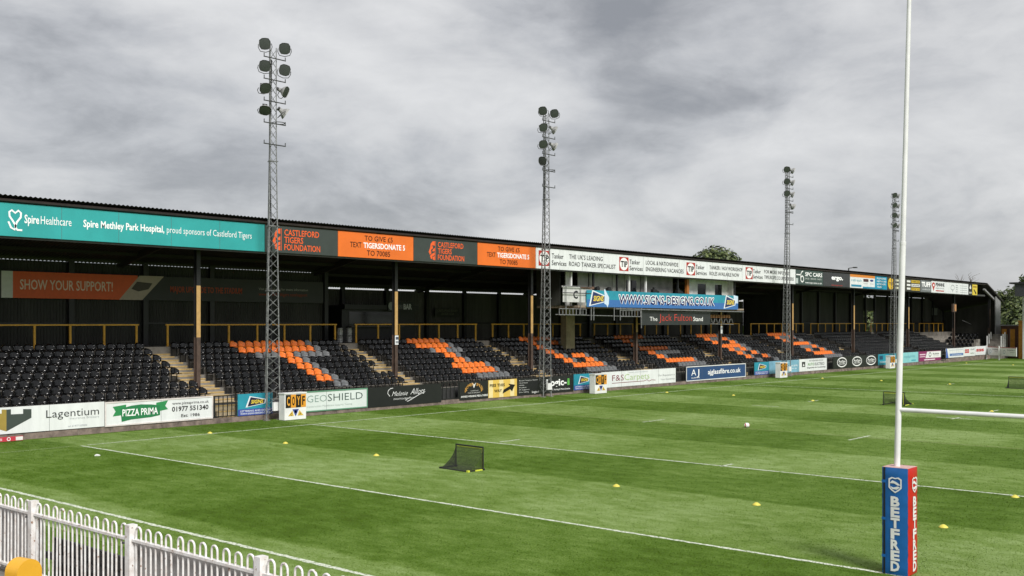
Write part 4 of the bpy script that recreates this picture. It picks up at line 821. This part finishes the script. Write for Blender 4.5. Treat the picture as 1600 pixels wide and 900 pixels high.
def pad(y, label):
    w, d, h = .235, .225, 1.96
    o = thing('goal_post_pad', (GPX, y, 0), label, 'goal post pad', 'padded sleeves round the goal posts')
    def pan(nm, pts, m):          # each padded face slightly bulged
        m_ = MB(); n = 26; (ax, ay), (bx_, by), (nx, ny) = pts; V = []; Fc = []
        for i in range(n+1):
            for j in range(5):
                t = j/4; z = .02+(h-.02)*i/n; bul = .024*(1-(2*t-1)**4)*(1 if 0 < i < n else .2)+.0045*sin(z*31+t*9+ax*50)*sin(t*7+z*5)+random.uniform(0, .003)
                V.append((ax+(bx_-ax)*t+nx*bul, ay+(by-ay)*t+ny*bul, z))
        for i in range(n):
            for j in range(4): a = i*5+j; Fc.append((a, a+1, a+6, a+5))
        return m_.add(V, Fc).build(nm, m, o, smooth=True)
    fb = pan('front_face', ((-d, w), (-d, -w), (-1, 0)), BLUE); fr = pan('side_face', ((-d, -w), (d, -w), (0, -1)), RED)
    pan('back_face', ((d, -w), (d, w), (1, 0)), BLUE); pan('side_face', ((d, w), (-d, w), (0, 1)), RED)
    MB().box((-d, -w, h-.03), (d, w, h+.004)).build('top_cover', PTOP, o); MB().box((-d+.02, -w+.02, 0), (d-.02, w-.02, h-.04)).build('foam_core', BLKST, o)
    MB().box((-d-.026, w-.060, .02), (-d-.004, w-.032, h)).build('seam_flap', BLKST, o)
    for z in (.32, 1.0, 1.68): MB().box((-d-.030, w-.075, z), (-d-.026, w-.0, z+.05)).build('strap', BLUE, o)
    for fn, W_ in ((lambda s, z: (-d-.034, w-s, z), 2*w), (lambda s, z: (-d+s, -w-.034, z), 2*d)):
        par = fb if fn(0, 0)[0] == -d-.034 and fn(.1, 0)[0] == fn(0, 0)[0] else fr
        c = W_*.53
        for i, ch in enumerate('BETFRED'):
            v, f, a, b_ = glyphs(ch, .045); zt = h-.55-.196*i; sx = .165/(b_-a); MB().add([fn(c-.082+(q[0]-a)*sx, zt-.14+q[1]*.166/CAP) for q in v], f).build('letter', WHITE, par)
        def ring(outer, wd):
            P = [Vector(p) for p in outer]; n = len(P); cen = Vector((0, 0)); V = []
            for p in P: V += [fn(c+p.x, h-.30+p.y), fn(c+p.x*(1-wd/.12), h-.30+p.y*(1-wd/.14))]
            return V, [(2*i, 2*i+1, (2*i+3) % (2*n), (2*i+2) % (2*n)) for i in range(n)]
        V, Fc = ring([(-.12, .10), (-.06, .135), (0, .12), (.06, .135), (.12, .10), (.12, -.06), (.07, -.11), (0, -.155), (-.07, -.11), (-.12, -.06)], .026); MB().add(V, Fc).build('shield_emblem', WHITE, par)
        S_ = [(-.10, .02), (-.05, .075), (.02, .05), (.10, -.005), (.05, -.015), (-.02, .02)]; MB().add([fn(c+x, h-.30+z) for x, z in S_], [tuple(range(6))]).build('shield_swoosh', WHITE, par)
        S_ = [(-.10, -.03), (-.03, -.055), (.05, -.03), (.09, -.045), (.03, -.09), (-.05, -.085)]; MB().add([fn(c+x, h-.30+z) for x, z in S_], [tuple(range(6))]).build('shield_swoosh', WHITE, par)
pad(GPY, 'blue and red padded sleeve with white vertical letters round the near goal post'); pad(GPY-5.5, 'blue and red padded sleeve round the goal post outside the right edge')

# ------------------------------------------------------------------ practice goals, marker discs, balls
NETM = mat('net_black', (.010, .012, .008), .8, .1, 4); LIME = mat('lime_trim', (.62, .66, .06), .5, .1, 6)
def mini_goal(fl, fr_, bl, h, label):
    fl, fr_, bl = Vector(fl), Vector(fr_), Vector(bl); ex = (fr_-fl); w = ex.length; ex.normalize(); ey = (bl-fl); ey -= ex*ey.dot(ex); dp = ey.length; ey.normalize()
    rz = math.atan2(ex.y, ex.x); flip = 1 if Vector((-ex.y, ex.x, 0)).dot(ey) > 0 else -1
    o = thing('practice_goal', tuple(fl), label, 'practice goal', 'small practice goals on the pitch', rz=rz); Y = lambda t: t*flip
    r = .022
    MB().tube([(0, 0, r), (0, 0, h), (w, 0, h), (w, 0, r)], r, 6).build('front_frame', BLKST, o); MB().tube([(0, 0, r), (0, Y(dp), r), (w, Y(dp), r), (w, 0, r)], r, 6).build('ground_frame', BLKST, o)
    MB().tube([(.05, Y(.0), h-.05), (w-.05, 0, h-.05), (w-.05, 0, .08)], .013, 5).build('lime_trim', LIME, o); MB().tube([(w, Y(.05), r), (w, Y(dp*.55), r)], .028, 5).build('lime_trim', LIME, o)
    for x, y in ((0, 0), (w, 0), (0, dp), (w, dp)): MB().box((x-.04, Y(y)-.04, 0), (x+.04, Y(y)+.04, .06)).build('corner_joint', LIME if (x and y) else BLKST, o)
    m = MB(); nu, nv = int(w/.028), 22
    def S_(u, v): # back sheet sagging from the crossbar to the rear bar
        return Vector((w*u, Y(dp*(v**1.7)), h*(1-v)+.02-(.06*sin(pi*v))))
    t = .0048
    for i in range(nu+1): m.tube([S_(i/nu, j/8) for j in range(9)], t, 3, False)
    for j in range(1, nv): m.tube([S_(0, j/nv), S_(1, j/nv)], t, 3, False)
    for x in (0, 1):
        for j in range(1, 20): v = j/20; p = S_(x, v); m.tube([(p.x, 0, p.z), p], t, 3, False); m.tube([(p.x, p.y, .02), p], t, 3, False)
    m.build('net', NETM, o)
gp3 = lambda *a: G(*a)
mini_goal(gp3(712.5, 729), gp3(755, 735), gp3(684.5, 731.5), .72, 'black practice goal with lime trim in the left foreground of the pitch')
mini_goal(gp3(1380, 633), gp3(1413, 634.5), gp3(1389, 630), .74, 'black practice goal standing just behind the goal post')
mini_goal(gp3(1576, 606.3), gp3(1606, 607.5), gp3(1571, 606.8), .80, 'black practice goal at the right edge of the pitch')
DISC = mat('disc_yellow', (.72, .62, .10), .5, .1, 6)
cones = [(328, 677, 'on the touchline near the nearest tower'), (446, 693, 'in front of the pale capitals board'), (588, 712, 'left of the foreground practice goal'), (963, 760, 'in mid pitch before the ten metre line'), (1182, 789, 'left of the padded goal post'), (1474, 824, 'right of the padded goal post'), (1586, 777, 'on the line at the right edge'), (1549.5, 643, 'just above the crossbar'), (1270, 626.5, 'near the far dashes'), (1146, 618, 'beyond the white ball'), (1042, 613.5, 'on the far touchline before the navy board'), (1285, 591.5, 'on the far touchline before the ringed emblems'), (1377, 595, 'left of the second practice goal'), (1510, 567.5, 'before the blue-banded board'), (1583, 570.5, 'farthest right on the pitch'), (1484, 600.5, 'between the crossbar and the far dashes')]
dm = MB(); dm.tube([(0, 0, 0), (0, 0, .012), (0, 0, .035), (0, 0, .065)], [.105, .103, .075, .03], 14); dme = mk('marker_disc', dm, DISC)
for px, py, w in cones:
    o = tag(link('marker_disc', dme, None, G(px, py, .012)), 'yellow marker disc %s' % w, 'marker disc', 'yellow marker discs on the pitch')
def ball(px, py, label, r=.105):
    m = MB(); n, k = 16, 10; V = []; Fc = []
    for i in range(k+1):
        for j in range(n): t = pi*i/k; V.append((r*1.25*cos(t), r*sin(t)*cos(2*pi*j/n), r*sin(t)*sin(2*pi*j/n)))
    for i in range(k):
        for j in range(n): m.k = 1 if i in (2, 7) or (j in (3, 11) and 2 < i < 7) else 0; m.add([V[i*n+j], V[i*n+(j+1) % n], V[(i+1)*n+(j+1) % n], V[(i+1)*n+j]], [(0, 1, 2, 3)])
    p = G(px, py, 0); return tag(m.build('rugby_ball', [WHITE, RED], None, (p[0], p[1], r+.012), R(-35), True), label, 'ball')
ball(1167, 668.5, 'white and red rugby ball lying in the middle of the pitch')
p = G(152, 713); m = MB(); m.tube([(-.09, 0, .015), (-.03, .02, .025), (.04, 0, .02), (.09, .03, .015)], [.02, .042, .04, .015], 7); tag(m.build('white_bag', WHITE, None, (p[0], p[1], .01), R(-40)), 'crumpled white scrap lying in the left in-goal grass', 'litter')
p = G(17, 692); q_ = Xat(-20, 41.0)
b = Board('low_red_strip', (q_, 41.05, .04), Xat(36, 41.05)-q_, .17, flat('c5394a'), 'low red strip sign on the grass at the left edge', 'sign', th=.05); b.text('BETFRED SUPER LEAGUE', .2, b.L-.8, .25, .72, 'ffffff', bold=.02); b.ring(b.L-.55, .5, .06, .06, .025, 'ffffff'); b.rect(b.L-.28, b.L-.01, .1, .9, 'e9e6e4')

# ------------------------------------------------------------------ near terrace, white bow-top railing
TX = 6.87; TZ = .85
m = MB(); m.prism([(-14, 0), (TX+.12, 0), (TX+.12, TZ), (TX-.9, TZ), (TX-.9, TZ+.3), (TX-2.1, TZ+.3), (TX-2.1, TZ+.75), (TX-3.3, TZ+.75), (TX-3.3, TZ+1.2), (TX-4.5, TZ+1.2), (TX-4.5, TZ+1.65), (TX-5.7, TZ+1.65), (TX-5.7, TZ+2.0), (-14, TZ+2.0)], lambda a, b_, t: (a, t, b_), -25, 45)
m.build('near_terrace', CONC, kind='structure')
RW = mat('railing_white', (.86, .855, .84), .45, .05, 7, dirt=(.66, .60, .56), rust=True)
hz_top = 2.03; railz = 1.86
rail = thing('bow_top_railing', (TX, 12.5, TZ), 'white bow-topped railing along the front of the near terrace', 'railing')
def yr(px, z): # y on the railing plane for a pixel column
    u = (px-800)/F; d = TX/(cs+sn*u); return d*(sn-cs*u)
posts = [yr(408, 0), yr(205, 0), yr(52, 0)]; pit = posts[1]-posts[0]; posts = [posts[0]-pit*2, posts[0]-pit]+posts+[posts[2]+2.72, posts[2]+5.44]
hm = MB()                         # one bow: two bars joined by a half ring
hw = .060
hm.tube([(0, -hw, .10), (0, -hw, hz_top-hw-TZ-.005)]+[(0, -hw*cos(t), hz_top-hw-TZ+hw*sin(t)*1.0) for t in [pi*i/8 for i in range(1, 8)]]+[(0, hw, hz_top-hw-TZ-.005), (0, hw, .10)], .0138, 7)
hme = mk('bow_bar', hm, RW)
for i, y in enumerate(posts):
    MB().box((-.056, y-12.5-.056, 0), (.056, y-12.5+.056, 2.0-TZ+.045)).build('post', RW, rail)
    if i+1 < len(posts):
        y2 = posts[i+1]; a, e = y+.062, y2-.062
        for z in (railz-TZ, .16): MB().box((-.03, a-12.5, z-.02), (.03, e-12.5, z+.012)).build('rail', RW, rail)
        n = 11; p = (e-a)/n
        for j in range(n): bo_ = link('bow_bar', hme, rail, (random.gauss(0, .003), a-12.5+p*(j+.5)+random.gauss(0, .002), random.gauss(0, .003))); bo_.rotation_euler = (random.gauss(0, .003), random.gauss(0, .004), random.gauss(0, .04))
        for z in (railz-TZ-.05,): MB().tube([(-.075, a-12.5+.02, z), (-.035, a-12.5+.02, z)], .014, 6).build('bolt', DARKST, rail)
SHEET = mat('grey_sheet', (.42, .405, .395), .7, .15, 2, stretch=(1, 1, .3))
segs = [(posts[0], posts[3]-.55, 'right of the third railing post'), (posts[3]-.0, posts[3]+.34, 'narrow strip at the second railing post'), (posts[4]-.03, posts[6], 'left of the first railing post')]
segs = [(posts[0], posts[3]+.30, 'right of the dark gap'), (posts[4]-.05, posts[6], 'left of the dark gap')]
for a, e, w in segs:
    o = thing('backing_sheet', (TX+.10, a, TZ), 'grey backing sheet fixed behind the white railing, %s' % w, 'sheet', 'sheets behind the railing')
    y = a
    while y < e-.05:
        y2 = min(y+.92, e); MB().box((0, y-a+.006, .0), (.02, y2-a-.006, railz-TZ-.03)).build('sheet_panel', SHEET, o); y = y2
o = thing('dark_board', (TX+.30, posts[3], .3), 'black board standing low behind the white railing gap', 'board')
for i in range(3): MB().box((0, .2+i*.85, 0), (.04, 1.03+i*.85, 1.17)).build('board_panel', BLACK, o)
MB().box((-.04, .0, .2), (-.002, 2.9, .3)).build('batten', DARKST, o); MB().box((-.04, .0, .85), (-.002, 2.9, .95)).build('batten', DARKST, o)
# yellow round-topped barrier
u = (36-800)/F; d = 8.0; bxx, byy = d*(cs+sn*u), d*(sn-cs*u); zt = H-(872-HOR)*d/F
o = thing('yellow_barrier', (bxx, byy, 1.2), 'bright yellow round-topped barrier post in the bottom left corner', 'barrier')
YB = mat('barrier_yellow', (.80, .42, .03), .4, .06, 4)
rr = .105; m = MB(); P = [(-rr, 0)]+[(-rr*cos(pi*i/18), (zt-1.2-rr)+rr*sin(pi*i/18)) for i in range(19)]+[(rr, 0)]
m.prism(P, lambda a, b_, t: (t, -a, b_), -.08, .07); o2 = m.build('barrier_body', YB, o); o.rotation_euler = (0, 0, R(100))
o2['label'] = 'yellow painted rounded slab'
MB().box((-.088, -.05, zt-1.2-.19), (-.081, .07, zt-1.2-.175)).build('embossed_line', WHITE, o)

# ------------------------------------------------------------------ far right corner
ES = thing('end_stand', (140, 20, 0), 'dark roofed end stand at the right edge of the picture', 'grandstand')
EG = mat('end_fascia', (.035, .037, .042), .6, .1, 1)
m = MB().box((0, -60, 7.85), (.3, 18.6, 9.4)); m.build('fascia', EG, ES); MB().box((-.25, -60, 9.42), (12, 19.2, 9.62)).build('roof', BLKST, ES); MB().box((2.0, -60, 0), (2.3, 18.25, 8.0)).build('side_wall', mat('end_white', (.62, .64, .62), .6, .1, 1), ES); MB().box((2.31, -60, 0), (12, 12, 2.5)).build('terracing', CONC, ES)
for y in (17.2, 8): MB().box((.4, y-.15, 0), (.7, y+.15, 9.4)).build('column', GREYCL, ES)
hut = thing('brick_hut', (146.5, 40.5, 0), 'low dark brick hut with orange doors beyond the corner', 'hut')
BX = 146.5; yy = lambda px: BX/(cs+sn*((px-800)/F))*(sn-cs*((px-800)/F))
def hp(n, y0, y1, z0, z1, mt, dx=0, th=.05): return MB().box((dx-th, y0-40.5, z0), (dx, y1-40.5, z1), ).build(n, mt, hut)
hp('wall', yy(1603), yy(1564), 0, 4.15, BRICK, 3, 3.0); hp('roof', yy(1603)-.1, yy(1563.5), 4.16, 4.32, GREYCL, 3.2, 3.4)
hp('door', yy(1586), yy(1578.5), .2, 3.75, mat('door_orange', (.62, .27, .03), .5, .15, 3), -.01); hp('shutter', yy(1573), yy(1565.5), 2.95, 3.75, MATS['door_orange'], -.01); hp('door_frame', yy(1578.4), yy(1577.8), .2, 3.8, GREYCL, -.01)
o = thing('orange_pillar', (144, 144/(cs+sn*.4850)*(sn-cs*.4850), 0), 'tall orange pillar in front of the dark brick hut', 'pillar'); MB().box((-.2, -.28, 0), (.2, .28, 4.7)).build('pillar_shaft', MATS['door_orange'], o); MB().box((-.26, -.34, 4.7), (.26, .34, 4.85)).build('pillar_cap', MATS['door_orange'], o)
o = thing('corner_steps', (141.5, 42.0, 0), 'grey concrete steps with pale side rails at the end of the stand', 'steps')
for i in range(6): MB().box((i*.5, -1.3, 0), (i*.5+.5, .4, 1.6+.3*i)).build('step', CONC, o)
for k in (0, 1): m = MB(); [m.tube([(x_, -1.35+1.7*k, 1.2), (x_, -1.35+1.7*k, 2.9+.3*x_)], .06, 5) for x_ in (0, .8, 1.6)]; m.build('side_rail', WHITE, o)

# ------------------------------------------------------------------ trees
LEAF = [mat('leaf_mid', (.075, .105, .025), .6, .3, 2), mat('leaf_light', (.135, .165, .05), .6, .3, 2), mat('leaf_dark', (.030, .050, .013), .6, .3, 2)]
BARK = mat('bark', (.10, .075, .05), .9, .3, 4)
def tree(x, y, h, r, label, n=3200, low=.35, leaf=.30, squash=1.0, core=.3):
    o = thing('tree', (x, y, 0), label, 'tree', 'trees beyond the stand')
    tr = MB(); tr.tube([(0, 0, 0), (.1, .05, h*.3), (.05, .1, h*.6), (0, 0, h*.85)], [r*.10+.1, r*.08+.06, r*.05+.03, .04], 8)
    blobs = []
    for i in range(26):
        t = random.uniform(low, .95); a = random.uniform(0, 2*pi); rad = r*.72*math.sqrt(random.random())*(1.05-.75*max(0, (t-.55)/.45)**1.6)
        c = Vector((rad*cos(a), rad*sin(a), h*t)); blobs.append((c, r*random.uniform(.26, .42)))
        tr.tube([(0, 0, h*t*.62), c*.55+Vector((0, 0, h*t*.32)), c], [.10, .06, .02], 5)
    tr.build('trunk', BARK, o)
    cr = MB()
    for i in range(n):
        c, br = random.choice(blobs) if random.random() > core else (Vector((0, 0, h*(low+1)*.5)), r*.92); v = Vector((random.gauss(0, 1), random.gauss(0, 1), random.gauss(0, 1)*.8*squash)).normalized()*br*random.uniform(.45, 1.12)
        p = c+v; nrm = (v.normalized()+Vector((random.uniform(-.7, .7), random.uniform(-.7, .7), random.uniform(-.2, .9)))).normalized()
        a = nrm.orthogonal().normalized(); a.rotate(Matrix.Rotation(random.uniform(0, 6.28), 3, nrm)); b_ = nrm.cross(a); s = leaf*random.uniform(.5, 1.2)
        cr.k = 0 if random.random() < .5 else 1 if random.random() < .55 else 2
        cr.add([p-a*s*.5, p+b_*s*.32, p+a*s*.6, p-b_*s*.32], [(0, 1, 2, 3)])
    cr.build('crown', LEAF, o)
def pt(px, d): u = (px-800)/F; return d*(cs+sn*u), d*(sn-cs*u)
x, y = pt(1119, 150); tree(x, y, 14.5, 4.0, 'single round-crowned tree rising over the middle of the stand roof', 20000, .60, leaf=.55, core=.45)
for px, d, h, r, w, n in ((1574, 190, 10.8, 3.2, 'nearest the grey end wall', 3600), (1588, 200, 11.8, 4.0, 'behind the dark fascia of the end stand', 4600), (1604, 185, 12.9, 3.4, 'tall and pointed at the right edge', 3800), (1568, 230, 9.5, 4.2, 'low and farthest behind the brick hut', 3400), (1592, 165, 8.2, 3.0, 'low and bushy above the brick hut', 3000), (1581, 172, 7.2, 2.8, 'low and dark between the hut and the grey end wall', 2600), (1360, 165, 9.0, 4.5, 'seen through the doorway in the back wall', 2600)):
    x, y = pt(px, d); tree(x, y, h, r, 'leafy green tree %s' % w, n, .12, leaf=.6)
for i, (px, hh, w) in enumerate(((1499.5, 11.8, 'left'), (1517.5, 12.0, 'right'))):
    x, y = pt(px, 160); o = thing('bare_tree', (x, y, 0), 'thin bare branch tip showing over the far roof edge, the %s one' % w, 'tree', 'bare branches over the roof')
    T('trunk', [(0, 0, 0), (0, 0, hh-3), (.1, 0, hh-1.2)], [.12, .09, .06], BARK, o)
    for k in range(7): a = random.uniform(0, 6.28); T('branch', [(.05, 0, hh-2.2+.2*k), (.4*cos(a), .4*sin(a), hh-1.3+.2*k), (.7*cos(a)+i*.5, .7*sin(a)-i*.6, hh-.8+.18*k)], [.03, .022, .012], BARK, o)
x, y = pt(1326, 145); o = thing('street_lamp', (x, y, 0), 'small dark lamp post head peeping over the roof edge', 'street lamp'); zt = H+86*145/F
T('pole', [(0, 0, 0), (0, 0, zt-.1)], .09, DARKST, o); T('arm', [(0, 0, zt-.1), (.5, -.5, zt)], .06, DARKST, o); MB().box((.35, -.9, zt-.08), (.85, -.45, zt+.08)).build('lamp_head', DARKST, o)
